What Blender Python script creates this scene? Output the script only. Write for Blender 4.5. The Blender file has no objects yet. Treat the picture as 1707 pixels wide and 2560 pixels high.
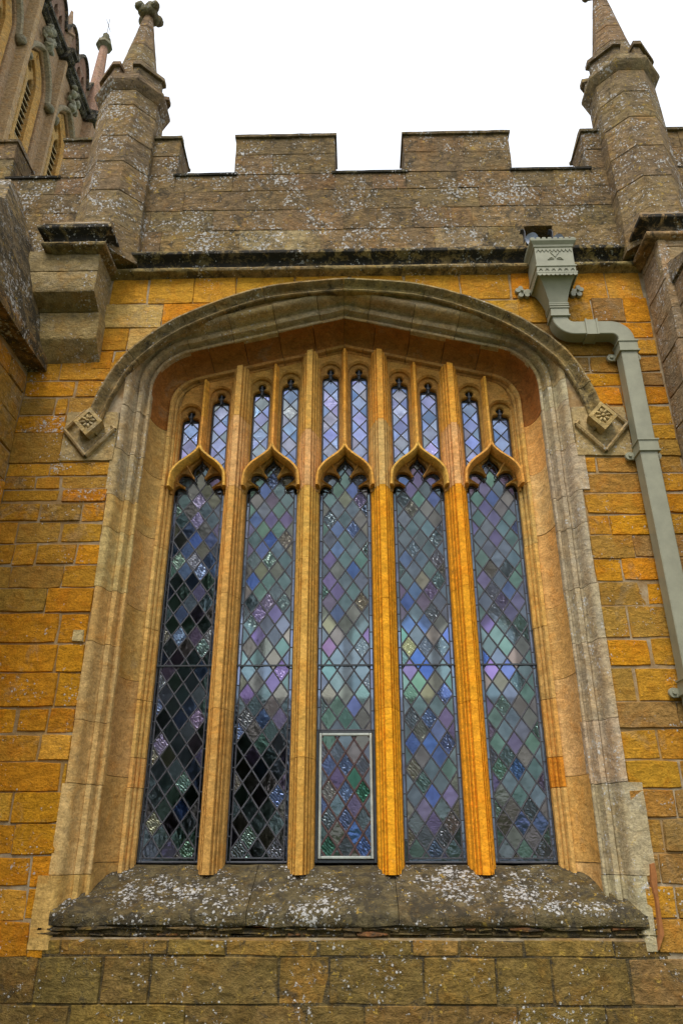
import bpy, bmesh, math, random
from mathutils import Vector, Matrix, noise
from mathutils.geometry import tessellate_polygon

R = math.radians
rnd = random.Random(11)
sc = bpy.context.scene
col = sc.collection

# ------------------------------------------------------------------ camera
F, CX, CY = 1851.0, 853.5, 1280.0            # focal length and centre in photo pixels (1707 x 2560)
TH, YAW = R(24.4), R(1.2)                    # looking up, a touch to the left
CAM = Vector((0.09, 0.0, 1.6))
cam = bpy.data.cameras.new('camera')
cam.sensor_fit = 'VERTICAL'; cam.sensor_height = 36.0; cam.lens = F / 2560 * 36.0
cam.clip_start = 0.05; cam.clip_end = 3000
camo = bpy.data.objects.new('camera', cam); col.objects.link(camo)
camo.location = CAM; camo.rotation_euler = (R(90) + TH, 0, YAW)
sc.camera = camo

# ------------------------------------------------------------------ sky, sun, exposure
SUN_EL, SUN_AZ = R(55), R(-163)              # overcast: a broad bright patch, high behind the left shoulder
world = bpy.data.worlds.new('World'); sc.world = world; world.use_nodes = True
wn, wl = world.node_tree.nodes, world.node_tree.links
bg = wn['Background']; bg.inputs['Strength'].default_value = 0.075
sky = wn.new('ShaderNodeTexSky'); sky.sky_type = 'NISHITA'; sky.sun_disc = False
sky.sun_elevation = SUN_EL; sky.sun_rotation = SUN_AZ
sky.dust_density = 4.0; sky.air_density = 1.0
mx = wn.new('ShaderNodeMix'); mx.data_type = 'RGBA'; mx.inputs[0].default_value = 0.86
mx.inputs[7].default_value = (8.3, 8.7, 9.3, 1)          # even cloud cover
wl.new(sky.outputs[0], mx.inputs[6]); wl.new(mx.outputs[2], bg.inputs['Color'])
sun = bpy.data.lights.new('sun', 'SUN'); sun.energy = 1.5; sun.angle = R(28); sun.color = (1.0, 0.95, 0.88)
suno = bpy.data.objects.new('sun', sun); col.objects.link(suno)
sd = Vector((math.sin(SUN_AZ) * math.cos(SUN_EL), math.cos(SUN_AZ) * math.cos(SUN_EL), math.sin(SUN_EL)))
suno.rotation_euler = sd.to_track_quat('Z', 'Y').to_euler()
vs = sc.view_settings
sc.cycles.max_bounces = 6; sc.cycles.diffuse_bounces = 3; sc.cycles.glossy_bounces = 3; sc.cycles.transparent_max_bounces = 6
vs.view_transform = 'Standard'; vs.look = 'None'; vs.exposure = 1.15; vs.gamma = 1.0; vs.use_curve_mapping = False

# ------------------------------------------------------------------ pixel -> point on a known plane
def ray(px, py):
    x = (px - CX) / F; y = (CY - py) / F
    fw = math.cos(TH) - math.sin(TH) * y; up = math.sin(TH) + math.cos(TH) * y
    c, s = math.cos(YAW), math.sin(YAW)
    return (x * c - fw * s, x * s + fw * c, up)
def at(px, py, Y):
    r = ray(px, py); k = (Y - CAM.y) / r[1]
    return (CAM.x + k * r[0], CAM.z + k * r[2])
def zat(py, Y, px=853): return at(px, py, Y)[1]

# ------------------------------------------------------------------ materials
def newmat(name):
    m = bpy.data.materials.new(name); m.use_nodes = True
    nt = m.node_tree
    return m, nt, nt.nodes['Principled BSDF']
class NB:
    """small node-graph helper"""
    def __init__(s, nt): s.nt = nt; s.n = nt.nodes; s.l = nt.links
    def put(s, sock, v):
        if hasattr(v, 'links') or hasattr(v, 'is_linked'): s.l.new(v, sock)
        else: sock.default_value = v
    def pos(s):
        return s.n.new('ShaderNodeNewGeometry').outputs['Position']
    def scalev(s, v, xyz):
        m = s.n.new('ShaderNodeVectorMath'); m.operation = 'MULTIPLY'
        s.put(m.inputs[0], v); m.inputs[1].default_value = xyz; return m.outputs[0]
    def noise(s, v, sc_, det=4, rough=.6, dist=0.0):
        t = s.n.new('ShaderNodeTexNoise'); s.put(t.inputs['Vector'], v)
        t.inputs['Scale'].default_value = sc_; t.inputs['Detail'].default_value = det
        t.inputs['Roughness'].default_value = rough; t.inputs['Distortion'].default_value = dist
        return t.outputs[0]
    def vor(s, v, sc_, rand=1.0, out='Distance', feat='F1'):
        t = s.n.new('ShaderNodeTexVoronoi'); t.feature = feat; s.put(t.inputs['Vector'], v)
        t.inputs['Scale'].default_value = sc_; t.inputs['Randomness'].default_value = rand
        return t.outputs[out]
    def ramp(s, v, a, b, lo=0.0, hi=1.0):
        m = s.n.new('ShaderNodeMapRange'); m.interpolation_type = 'SMOOTHSTEP'
        s.put(m.inputs[0], v); m.inputs[1].default_value = a; m.inputs[2].default_value = b
        m.inputs[3].default_value = lo; m.inputs[4].default_value = hi; return m.outputs[0]
    def math(s, op, a, b=0.0):
        m = s.n.new('ShaderNodeMath'); m.operation = op
        s.put(m.inputs[0], a); s.put(m.inputs[1], b); return m.outputs[0]
    def mix(s, f, a, b, mode='MIX'):
        m = s.n.new('ShaderNodeMix'); m.data_type = 'RGBA'; m.blend_type = mode
        s.put(m.inputs[0], f); s.put(m.inputs[6], a); s.put(m.inputs[7], b); return m.outputs[2]
    def objcol(s):
        return s.n.new('ShaderNodeObjectInfo').outputs['Color']
    def bump(s, h, strength, dist, bsdf):
        b = s.n.new('ShaderNodeBump'); b.inputs['Strength'].default_value = strength
        b.inputs['Distance'].default_value = dist; s.put(b.inputs['Height'], h)
        s.l.new(b.outputs[0], bsdf.inputs['Normal'])

def stone_mat(name, lichen=.3, grey=.3, dark=.2, yellow=.15, pits=.5, bump=.7, bed=1.0, greycol=(.24, .20, .135, 1), rust=.5, darkcol=(.045, .038, .026, 1), lcol=(.50, .49, .47, 1)):
    m, nt, bs = newmat(name); b = NB(nt)
    P = b.pos(); C0 = b.objcol()
    n_bed = b.noise(b.scalev(P, (1, 1, 1.9)), 11, 5, .72, .5)
    n_gr = b.noise(P, 62, 3, .75)
    n_mid = b.noise(P, 5.5, 6, .68, .6)
    n_a = b.noise(P, 3.6, 7, .75, .7)
    n_b = b.noise(b.scalev(P, (1.03, .97, 1.01)), 8.3, 7, .76, .6)
    val = b.math('MULTIPLY', b.ramp(n_bed, .30, .72, 1 - .42 * bed, 1 + .34 * bed), b.ramp(n_gr, .25, .75, .74, 1.26))
    c = b.mix(1.0, C0, val, 'MULTIPLY')
    c = b.mix(b.ramp(n_mid, .47, .66, 0, rust), c, b.mix(1.0, c, (1.05, .78, .42, 1), 'MULTIPLY'))
    c = b.mix(b.ramp(n_mid, .46, .30, 0, .5), c, b.mix(1.0, c, (1.28, 1.30, 1.45, 1), 'MULTIPLY'))
    if grey:                                            # grey crust, patchy
        g = b.math('MULTIPLY', b.ramp(n_a, .60 - .26 * grey, .70 - .20 * grey), min(.92, .35 + grey * .6))
        c = b.mix(g, c, b.mix(1.0, b.mix(.35, greycol, C0), val, 'MULTIPLY'))
    if dark:                                            # black algae and soot, blotchy
        d = b.math('MULTIPLY', b.ramp(n_b, .66 - .28 * dark, .75 - .24 * dark), min(1, .5 + dark * .55))
        c = b.mix(d, c, darkcol)
    if yellow:                                          # yellow crust lichen
        y = b.ramp(b.noise(P, 19, 4, .7, .4), .68 - .17 * yellow, .73 - .16 * yellow)
        c = b.mix(b.math('MULTIPLY', y, .6), c, (.42, .275, .05, 1))
    w = None
    if lichen:                                          # white crust lichen: discs, specks and scabs
        zone = b.noise(P, 2.7, 5, .7, .6)
        fine = b.noise(P, 34, 4, .75, .3)
        zz = b.ramp(zone, .34, .66, -.09, .09)          # thicker here, thinner there
        scab = b.ramp(b.math('ADD', fine, zz), .700 - .10 * lichen, .730 - .10 * lichen)
        disc = b.ramp(b.math('ADD', b.math('ADD', b.vor(P, 24), b.math('MULTIPLY', fine, .35)), b.math('MULTIPLY', zz, -1.6)), .20 + .16 * lichen, .14 + .16 * lichen)
        w = b.math('MAXIMUM', scab, disc)
        c = b.mix(b.math('MULTIPLY', w, .85), c, b.mix(1.0, lcol, b.ramp(n_gr, .2, .8, .75, 1.2), 'MULTIPLY'))
    pz = b.ramp(zone if lichen else n_a, .58 - .2 * pits, .68 - .15 * pits)
    pt = b.math('MULTIPLY', b.ramp(b.math('ADD', b.vor(b.scalev(P, (1, 1, 1.6)), 34), b.math('MULTIPLY', n_gr, .2)), .26, .17), pz)
    c = b.mix(b.math('MULTIPLY', pt, .8), c, (.045, .03, .012, 1))
    b.l.new(c, bs.inputs['Base Color'])
    bs.inputs['Roughness'].default_value = .93
    bs.inputs['Specular IOR Level'].default_value = .15
    h = b.math('ADD', b.math('MULTIPLY', n_bed, 1.0), b.math('MULTIPLY', n_gr, .28))
    h = b.math('ADD', h, b.math('MULTIPLY', n_mid, .7))
    h = b.math('SUBTRACT', h, b.math('MULTIPLY', pt, .8))
    if w is not None: h = b.math('ADD', h, b.math('MULTIPLY', w, .15))
    b.bump(h, bump, .035, bs)
    return m

M = {}
M['ashlar'] = stone_mat('ashlar_stone', lichen=.14, grey=.20, dark=.10, yellow=.0, pits=.62, bump=.62, bed=.62)
M['ashlar_lichen'] = stone_mat('ashlar_lichen_stone', lichen=.66, grey=.42, dark=.26, yellow=.2, pits=.5, bump=.75, bed=.8)
M['low'] = stone_mat('low_wall_stone', lichen=.48, grey=.55, dark=.42, yellow=.36, pits=.4, bump=.75, greycol=(.100, .072, .020, 1))
M['parapet'] = stone_mat('parapet_stone', lichen=.86, grey=.66, dark=.50, yellow=.42, pits=.5, bump=.85, greycol=(.115, .085, .052, 1))
M['mass'] = stone_mat('buttress_weathering_stone', lichen=.95, grey=.8, dark=.72, yellow=.45, pits=.4, bump=.9, greycol=(.095, .072, .042, 1))
M['roll'] = stone_mat('string_roll_stone', lichen=.5, grey=.4, dark=.60, yellow=.3, pits=.3, bump=.6, greycol=(.17, .14, .085, 1))
M['pinnacle'] = stone_mat('pinnacle_stone', lichen=.88, grey=.66, dark=.40, yellow=.5, pits=.4, bump=.8, greycol=(.135, .098, .066, 1))
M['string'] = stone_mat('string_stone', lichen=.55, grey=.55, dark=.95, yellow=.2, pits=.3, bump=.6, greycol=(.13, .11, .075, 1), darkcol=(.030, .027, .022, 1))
M['jamb'] = stone_mat('jamb_stone', lichen=.44, grey=.42, dark=.20, yellow=.1, pits=.35, bump=.42, bed=.7, greycol=(.30, .27, .21, 1), rust=.3)
M['jamb_clean'] = stone_mat('jamb_clean_stone', lichen=.0, grey=.10, dark=.10, yellow=0, pits=.35, bump=.36, bed=.6, rust=.4)
M['crust'] = stone_mat('crusted_stone', lichen=.55, grey=.6, dark=.72, yellow=.4, pits=.5, bump=.9, greycol=(.085, .065, .032, 1))
M['hood'] = stone_mat('hood_stone', lichen=.30, grey=.62, dark=.50, yellow=.2, pits=.3, bump=.6, greycol=(.19, .155, .09, 1))
M['tracery'] = stone_mat('tracery_stone', lichen=.0, grey=.05, dark=.10, yellow=0, pits=.12, bump=.30, bed=.6, rust=.45)
M['sill'] = stone_mat('sill_stone', lichen=1.02, grey=.8, dark=.70, yellow=.42, pits=.4, bump=.95, greycol=(.12, .10, .055, 1))
M['tower'] = stone_mat('tower_stone', lichen=.1, grey=.4, dark=.15, yellow=.1, pits=.1, bump=.5, greycol=(.26, .20, .13, 1))

def mortar_mat():
    m, nt, bs = newmat('lime_mortar'); b = NB(nt); P = b.pos()
    n = b.noise(P, 14, 8, .7); n2 = b.noise(P, 2.6, 4, .6)
    c = b.mix(b.ramp(n2, .4, .62), (.36, .225, .085, 1), (.42, .34, .225, 1))
    c = b.mix(b.ramp(n, .3, .75), b.mix(1, c, (.55, .5, .45, 1), 'MULTIPLY'), c)
    b.l.new(c, bs.inputs['Base Color']); bs.inputs['Roughness'].default_value = .95
    b.bump(n, .8, .012, bs); return m
M['mortar'] = mortar_mat()

def plain_mat(name, c, rough=.6, metal=0.0, ns=20, var=.25, bump=.1, use_obj=False, spec=.4):
    m, nt, bs = newmat(name); b = NB(nt); P = b.pos()
    n = b.noise(P, ns, 6, .65)
    base = b.objcol() if use_obj else (*c, 1)
    cc = b.mix(1.0, base, b.ramp(n, .25, .75, 1 - var, 1 + var), 'MULTIPLY')
    b.l.new(cc, bs.inputs['Base Color']); bs.inputs['Roughness'].default_value = rough
    bs.inputs['Metallic'].default_value = metal; bs.inputs['Specular IOR Level'].default_value = spec
    b.bump(n, bump, .004, bs); return m
M['paint'] = plain_mat('sage_green_paint', (.235, .230, .160), .42, 0, 7, .14, .15)
M['lead'] = plain_mat('weathered_lead', (.052, .054, .064), .45, .0, 40, .35, .3)
M['leadsheet'] = plain_mat('lead_sheet', (.30, .335, .42), .5, .0, 12, .25, .2)
M['iron'] = plain_mat('dark_iron', (.030, .036, .042), .5, 0, 30, .3, .2)
M['casement'] = plain_mat('casement_paint', (.33, .36, .33), .45, 0, 12, .25, .2)
M['void'] = plain_mat('dark_interior', (.05, .045, .04), .95, 0, 3, .3, 0)
M['plaster'] = plain_mat('interior_plaster', (.20, .17, .14), .95, 0, 3, .2, .1)

def glass_mat(name, kind):
    m, nt, bs = newmat(name); b = NB(nt); P = b.pos(); C0 = b.objcol()
    nt.nodes.remove(bs)
    gl = b.n.new('ShaderNodeBsdfGlossy')                # mirror of both faces, the inner one seen through the colour
    c = b.mix(1.0, C0, b.ramp(b.noise(P, 13, 4, .65), .3, .7, .78, 1.22), 'MULTIPLY')
    b.l.new(c, gl.inputs['Color'])
    gl.inputs['Roughness'].default_value = {'smooth': .07, 'hammered': .12, 'ripple': .10}[kind]
    if kind == 'smooth': h, s, d = b.noise(P, 24, 3, .55), .5, .0030
    elif kind == 'hammered': h, s, d = b.noise(P, 75, 2, .5), .8, .0030
    else:
        w = b.n.new('ShaderNodeTexWave'); w.inputs['Scale'].default_value = 24; w.inputs['Distortion'].default_value = 7
        w.inputs['Detail'].default_value = 2; w.inputs['Detail Scale'].default_value = 1.5; w.bands_direction = 'DIAGONAL'
        b.l.new(P, w.inputs['Vector']); h, s, d = w.outputs['Fac'], .75, .0035
    b.bump(h, s, d, gl)
    tr = b.n.new('ShaderNodeBsdfRefraction'); tr.inputs['IOR'].default_value = 1.03; tr.inputs['Roughness'].default_value = .30; b.l.new(b.mix(1.0, C0, (3.2, 3.2, 3.2, 1), 'MULTIPLY'), tr.inputs[0])
    ad = b.n.new('ShaderNodeAddShader')
    b.l.new(gl.outputs[0], ad.inputs[0]); b.l.new(tr.outputs[0], ad.inputs[1])
    b.l.new(ad.outputs[0], b.n['Material Output'].inputs['Surface'])
    return m
for k in ('smooth', 'hammered', 'ripple'): M['glass_' + k] = glass_mat('glass_' + k, k)

def ground_mat():
    m, nt, bs = newmat('churchyard_grass'); b = NB(nt); P = b.pos()
    c = b.mix(b.noise(P, 1.2, 8, .7), (.035, .055, .015, 1), (.085, .11, .035, 1))
    b.l.new(c, bs.inputs['Base Color']); bs.inputs['Roughness'].default_value = .95; return m
M['grass'] = ground_mat()
M['bark'] = plain_mat('bark', (.06, .045, .032), .9, 0, 12, .4, .6)
M['leaf'] = plain_mat('leaf', (.030, .048, .016), .6, 0, 1.5, .5, 0)

# ------------------------------------------------------------------ object helpers
def tag(o, label=None, cat=None, group=None, kind=None):
    if label: o['label'] = label
    if cat: o['category'] = cat
    if group: o['group'] = group
    if kind: o['kind'] = kind
    return o
def empty(name, loc, label, cat, group=None):
    o = bpy.data.objects.new(name, None); col.objects.link(o); o.location = loc; o.empty_display_size = .2
    o.matrix_world = Matrix.Translation(loc)
    return tag(o, label, cat, group)
def link(name, me, mat, parent=None, color=None):
    o = bpy.data.objects.new(name, me); col.objects.link(o)
    if mat is not None and not me.materials: me.materials.append(M[mat] if isinstance(mat, str) else mat)
    if parent is not None:
        o.parent = parent; o.matrix_parent_inverse = parent_inv(parent)
    if color: o.color = (*color, 1)
    return o
def parent_inv(p):
    m = Matrix.Translation(p.location)
    q = p.parent
    return m.inverted() if q is None else (Matrix.Identity(4))
def mesh_from(name, verts, faces, smooth=None):
    me = bpy.data.meshes.new(name); me.from_pydata([tuple(v) for v in verts], [], faces)
    me.validate(); me.update()
    bm = bmesh.new(); bm.from_mesh(me); bmesh.ops.recalc_face_normals(bm, faces=bm.faces); bm.to_mesh(me); bm.free()
    if smooth:
        for p in me.polygons: p.use_smooth = True
        me.set_sharp_from_angle(angle=R(smooth))
    return me
def bm_mesh(name, bm, smooth=None):
    bmesh.ops.recalc_face_normals(bm, faces=bm.faces)
    me = bpy.data.meshes.new(name); bm.to_mesh(me); bm.free()
    if smooth:
        for p in me.polygons: p.use_smooth = True
        me.set_sharp_from_angle(angle=R(smooth))
    return me
def wob(v, amp, f=9.0):
    n = noise.noise_vector(Vector(v) * f) + .5 * noise.noise_vector(Vector(v) * f * 2.7)
    return Vector(v) + n * amp
def add_box(bm, x0, x1, y0, y1, z0, z1, bev=0.0):
    vs_ = [bm.verts.new(p) for p in ((x0,y0,z0),(x1,y0,z0),(x1,y1,z0),(x0,y1,z0),(x0,y0,z1),(x1,y0,z1),(x1,y1,z1),(x0,y1,z1))]
    fs = [bm.faces.new([vs_[i] for i in f]) for f in ((0,1,2,3),(4,5,6,7),(0,1,5,4),(1,2,6,5),(2,3,7,6),(3,0,4,7))]
    if bev:
        es = list({e for f in fs for e in f.edges})
        bmesh.ops.bevel(bm, geom=es, offset=bev, segments=1, affect='EDGES')
def add_hull(bm, bot, top):
    """prism between two loops of points of equal length"""
    n = len(bot); a = [bm.verts.new(p) for p in bot]; c = [bm.verts.new(p) for p in top]
    for i in range(n): bm.faces.new((a[i], a[(i+1)%n], c[(i+1)%n], c[i]))
    bm.faces.new(a[::-1]); bm.faces.new(c)
def jit(c, v=.10, h=.05):
    k = 1 + rnd.uniform(-v, v)
    return tuple(max(.01, min(.9, c[i] * k * (1 + rnd.uniform(-h, h)))) for i in range(3))
def lerp(a, b, t): return tuple(a[i] + (b[i] - a[i]) * t for i in range(len(a)))

# convex clip of a 2D polygon by half plane  n.(p-o) >= 0
def clip(poly, o, n):
    out = []
    for i in range(len(poly)):
        a, b = poly[i], poly[(i+1) % len(poly)]
        da = (a[0]-o[0])*n[0] + (a[1]-o[1])*n[1]; db = (b[0]-o[0])*n[0] + (b[1]-o[1])*n[1]
        if da >= 0: out.append(a)
        if (da >= 0) != (db >= 0):
            t = da / (da - db); out.append((a[0] + (b[0]-a[0])*t, a[1] + (b[1]-a[1])*t))
    return out
def area(p): return .5 * sum(p[i][0]*p[(i+1)%len(p)][1] - p[(i+1)%len(p)][0]*p[i][1] for i in range(len(p)))
def catmull(pts, seg=6, closed=False):
    out = []; n = len(pts)
    for i in range(n - (0 if closed else 1)):
        if closed: p0, p1, p2, p3 = pts[i-1], pts[i], pts[(i+1)%n], pts[(i+2)%n]
        else: p0, p1, p2, p3 = pts[max(i-1,0)], pts[i], pts[i+1], pts[min(i+2,n-1)]
        for k in range(seg):
            t = k / seg
            out.append(tuple(.5*((2*p1[j]) + (-p0[j]+p2[j])*t + (2*p0[j]-5*p1[j]+4*p2[j]-p3[j])*t*t + (-p0[j]+3*p1[j]-3*p2[j]+p3[j])*t**3) for j in (0, 1)))
    if not closed: out.append(tuple(pts[-1]))
    return out

# one dressed stone from an outline in its face plane; T(u, v, d) -> point, d is outward
def stone_mesh(poly, T, prot=.02, depth=.08, gap=.004, worn=.010, seed=0.0, bev=.007):
    if area(poly) < 0: poly = poly[::-1]
    n = len(poly); pts = []
    for i in range(n):                                  # subdivide edges
        a, b = poly[i], poly[(i+1)%n]; L = math.hypot(b[0]-a[0], b[1]-a[1])
        k = max(1, min(5, int(L / .085)))
        for j in range(k): pts.append(((a[0]+(b[0]-a[0])*j/k), (a[1]+(b[1]-a[1])*j/k), j == 0))
    cx = sum(p[0] for p in pts)/len(pts); cy = sum(p[1] for p in pts)/len(pts)
    m = len(pts); o1, o2 = [], []
    tilt = (rnd.uniform(-.012, .012), rnd.uniform(-.012, .012))
    for i, (u, v, corner) in enumerate(pts):
        a, b = pts[i-1], pts[(i+1)%m]
        tx, ty = b[0]-a[0], b[1]-a[1]; L = math.hypot(tx, ty) or 1
        nx, ny = -ty/L, tx/L                            # inward for a CCW outline
        q = noise.noise(Vector((u*9+seed, v*9, seed*3)))*.5 + noise.noise(Vector((u*24, v*24+seed, 1.7)))*.5
        g = gap + worn*.5 + q*worn + (worn*.9 if corner else 0)
        o1.append((u + nx*g, v + ny*g)); bv = bev + abs(q)*.008
        o2.append((u + nx*(g+bv), v + ny*(g+bv)))
    V, Fc = [], []
    for (u, v) in o1: V.append(T(u, v, -depth))
    for (u, v) in o1: V.append(T(u, v, prot*.35 - .004))
    for (u, v) in o2:
        dd = prot + (u-cx)*tilt[0] + (v-cy)*tilt[1] + noise.noise(Vector((u*6, v*6, seed)))*.004
        V.append(T(u, v, dd))
    for r in range(2):
        for i in range(m): Fc.append((r*m+i, r*m+(i+1)%m, (r+1)*m+(i+1)%m, (r+1)*m+i))
    Fc.append(tuple(range(2*m, 3*m)))
    return mesh_from('stone', V, Fc, 40)
TY = lambda Y: (lambda u, v, d: (u, Y - d, v))          # face looking to the camera
TXp = lambda X: (lambda u, v, d: (X + d, u, v))         # face looking to +x
TXm = lambda X: (lambda u, v, d: (X - d, u, v))         # face looking to -x

# ------------------------------------------------------------------ main dimensions (metres)
YW = 5.29                    # wall face
YG = 5.84                    # glass
PITCH, HALF = .638, .2225    # spacing of the five lights, half width of each
Z_SILL, Z_SPR = 1.49, 4.44
# inner line of the window frame: right half from the sill to the apex
AC, AR, APHI = (1.28, 5.27), .22, R(75.5)
def base_half(n=0.0, step=.07):
    pts = []
    z = 1.02
    while z < AC[1] - .02: pts.append(((1.5 + n, z), (1, 0))); z += step
    k = 10 + int(n * 20)
    for i in range(k + 1):
        a = APHI * i / k
        pts.append(((AC[0] + (AR + n)*math.cos(a), AC[1] + (AR + n)*math.sin(a)), (math.cos(a), math.sin(a))))
    e, nm = pts[-1]
    t = (-math.sin(APHI), math.cos(APHI)); L = e[0] / -t[0]
    k = max(3, int(L / .08))
    for i in range(1, k + 1):
        pts.append(((e[0] + t[0]*L*i/k, e[1] + t[1]*L*i/k), nm))
    return pts
APEX0 = base_half(0)[-1][0][1]
def z_arch(x, n=0.0):
    x = abs(x); P = [p for p, _ in base_half(n)]
    for a, b in zip(P, P[1:]):
        if b[0] <= x <= a[0] and a[0] > b[0]: return a[1] + (b[1]-a[1]) * (a[0]-x)/(a[0]-b[0])
    return 5.2

# ------------------------------------------------------------------ ground
me = mesh_from('ground', [(-400,-400,0),(400,-400,0),(400,400,0),(-400,400,0)], [(0,1,2,3)])
g = link('ground', me, 'grass'); g['kind'] = 'structure'

# ================================================================== CHURCH WALL
ORANGE, GOLD, OCHRE, PALE, BROWN, OLIVE = (.45,.190,.008), (.41,.198,.018), (.31,.165,.030), (.47,.345,.165), (.25,.140,.042), (.165,.106,.032)
wall = empty('church_wall', (0, YW, 0), 'golden ashlar church wall surrounding the large traceried window', 'wall')
outer_n = .385
def ring_outline(n):
    h = base_half(n); r = [p for p, _ in h]
    return r + [(-x, z) for x, z in r[::-1][1:]]
def plate(outer, holes, y0, y1, chamfer=0.0, name='plate', smooth=25, wobamp=0.0):
    """flat piece with holes between planes y0 (front) and y1 (back)"""
    bm = bmesh.new()
    def loop(pts, y): return [bm.verts.new((x, y, z)) for x, z in pts]
    def ring(vs_): return [bm.edges.new((vs_[i], vs_[(i+1)%len(vs_)])) for i in range(len(vs_))]
    def off(pts, d):
        if not d: return pts
        s = 1 if area(pts) > 0 else -1; out = []; n = len(pts)
        for i in range(n):
            a, b = pts[i-1], pts[(i+1)%n]; tx, ty = b[0]-a[0], b[1]-a[1]; L = math.hypot(tx, ty) or 1
            out.append((pts[i][0] + s*ty/L*d, pts[i][1] - s*tx/L*d))
        return out
    front = []
    loops = [outer] + holes
    fl = [loop(outer, y0)] + [loop(off(h, chamfer), y0) for h in holes]
    def fill(ls):
        flat = [v for l in ls for v in l]
        for t in tessellate_polygon([[Vector((v.co.x, v.co.z, 0)) for v in l] for l in ls]):
            try: bm.faces.new([flat[i] for i in t])
            except ValueError: pass
    fill(fl)
    bl = [loop(l, y1) for l in loops]
    fill(bl)
    for k, (a, c) in enumerate(zip(fl, bl)):
        n = len(a)
        if k and chamfer:
            mid = loop(loops[k], y0 + chamfer*1.2)
            for i in range(n):
                bm.faces.new((a[i], a[(i+1)%n], mid[(i+1)%n], mid[i]))
                bm.faces.new((mid[i], mid[(i+1)%n], c[(i+1)%n], c[i]))
        else:
            for i in range(n): bm.faces.new((a[i], a[(i+1)%n], c[(i+1)%n], c[i]))
    if wobamp:
        for v in bm.verts: v.co = wob(v.co, wobamp, 11)
    return bm_mesh(name, bm, smooth)
hole = ring_outline(.36)
out_poly = [(-2.80, -.2), (hole[-1][0], -.2)] + hole[::-1] + [(hole[0][0], -.2), (2.75, -.2), (2.75, 6.45), (-2.80, 6.45)]
low_hole = [p for p in hole if p[1] > 1.05]
wb = plate([(-2.80,-.2),(2.75,-.2),(2.75,6.45),(-2.80,6.45)], [low_hole], YW - .005, YW + .40, 0, 'mortar_bed')
link('mortar_bed', wb, 'mortar', wall)

HOODC = catmull([(2.085,4.70),(2.06,4.86),(2.00,5.10),(1.82,5.46),(1.40,5.83),(.72,6.125),(0,6.215)], 8)
def hood_clip(poly):
    cx = sum(p[0] for p in poly)/len(poly); cz = sum(p[1] for p in poly)/len(poly)
    s = 1 if cx >= 0 else -1
    best = None
    for a, b in zip(HOODC, HOODC[1:]):
        mx_, mz = (a[0]+b[0])/2*s, (a[1]+b[1])/2
        for p in poly + [(cx, cz)]:
            d = math.hypot(p[0]-mx_, p[1]-mz)
            if best is None or d < best[0]:
                tx, tz = b[0]-a[0], b[1]-a[1]; L = math.hypot(tx, tz)
                best = (d, (mx_, mz), (s*tz/L, -tx/L))
    for _ in range(1):
        nrm = best[2]
        if nrm[0]*s < -.001: nrm = (-nrm[0], -nrm[1])
        poly = clip(poly, (best[1][0] + nrm[0]*.0, best[1][1] + nrm[1]*.0), nrm)
    return poly
def inside_hood(x, z):
    x = abs(x)
    if z < HOODC[0][1]: return x < 1.9
    for a, b in zip(HOODC, HOODC[1:]):
        if a[1] <= z <= b[1]: return x < a[0] + (b[0]-a[0])*(z-a[1])/(b[1]-a[1])
    return False
nst = [0]
def wall_stone(x0, x1, z0, z1, color, mat='ashlar', parent=None, Y=YW, hood=False, T=None, prot=None, skew=True, worn=None, gap=None, bev=.007):
    if x1 - x0 < .025 or z1 - z0 < .02: return None
    j = (lambda: rnd.uniform(-.006, .006)) if skew else (lambda: 0)
    poly = [(x0+j(), z0+j()), (x1+j(), z0+j()), (x1+j(), z1+j()), (x0+j(), z1+j())]
    if hood:
        ins = [inside_hood(*p) for p in poly]
        if all(ins): return None
        poly = hood_clip(poly) if any(ins) or hood == 2 else poly
        if len(poly) < 3 or abs(area(poly)) < .004: return None
    nst[0] += 1
    me = stone_mesh(poly, T or TY(Y), prot if prot is not None else rnd.uniform(.008, .020), .06, seed=nst[0]*1.37,
                    bev=bev, worn=worn or rnd.uniform(.004, .012), gap=gap if gap is not None else rnd.choice([-.007,-.005,-.004,-.003,-.002,0,.004]))
    return link('stone', me, mat, parent or wall, jit(color))
def pick(*w):
    t = rnd.random() * sum(k for _, k in w)
    for c, k in w:
        t -= k
        if t <= 0: return c
    return w[-1][0]

# --- left of the window: courses read off the photo
XL = -2.74
ycl = [905, 950, 992, 1037, 1080, 1156, 1189, 1222, 1255, 1304, 1357, 1412, 1469, 1530, 1609, 1680, 1768, 1833, 1905, 1979, 2059, 2138, 2220, 2304, 2396]
jcl = [[150], [190], [138,170], [165], [155], [125], [88,150], [150], [100,205], [40,150], [35,88,190], [25,155], [115], [145], [140], [140], [40,120], [95], [150], [30], [35], [75], [65], [70]]
for i in range(len(jcl)):
    z1, z0 = zat(ycl[i], YW-.02, 150), zat(ycl[i+1], YW-.02, 150)
    zm = (z0 + z1)/2
    xs = [XL] + [at(p, (ycl[i]+ycl[i+1])/2, YW-.02)[0] for p in jcl[i]] + [-1.88 if zm < 4.45 else -1.93]
    for a, b in zip(xs, xs[1:]):
        if ycl[i] < 1300: c, m = pick((OCHRE,3),(GOLD,4),(BROWN,1),(ORANGE,1)), ('ashlar_lichen' if rnd.random() < .6 else 'ashlar')
        elif ycl[i] < 1500: c, m = pick((ORANGE,3),(GOLD,3),(OCHRE,2)), 'ashlar'
        else: c, m = pick((ORANGE,6),(GOLD,2),((.50,.255,.03),2)), 'ashlar'
        if zm > 4.55: wall_stone(a, b, z0, z1, c, m, hood=True)
        else: wall_stone(a, b, z0, z1, c, m)
wall_stone(-2.00, -1.90, zat(1605,YW), zat(1570,YW), PALE, 'ashlar', prot=.03)
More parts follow.
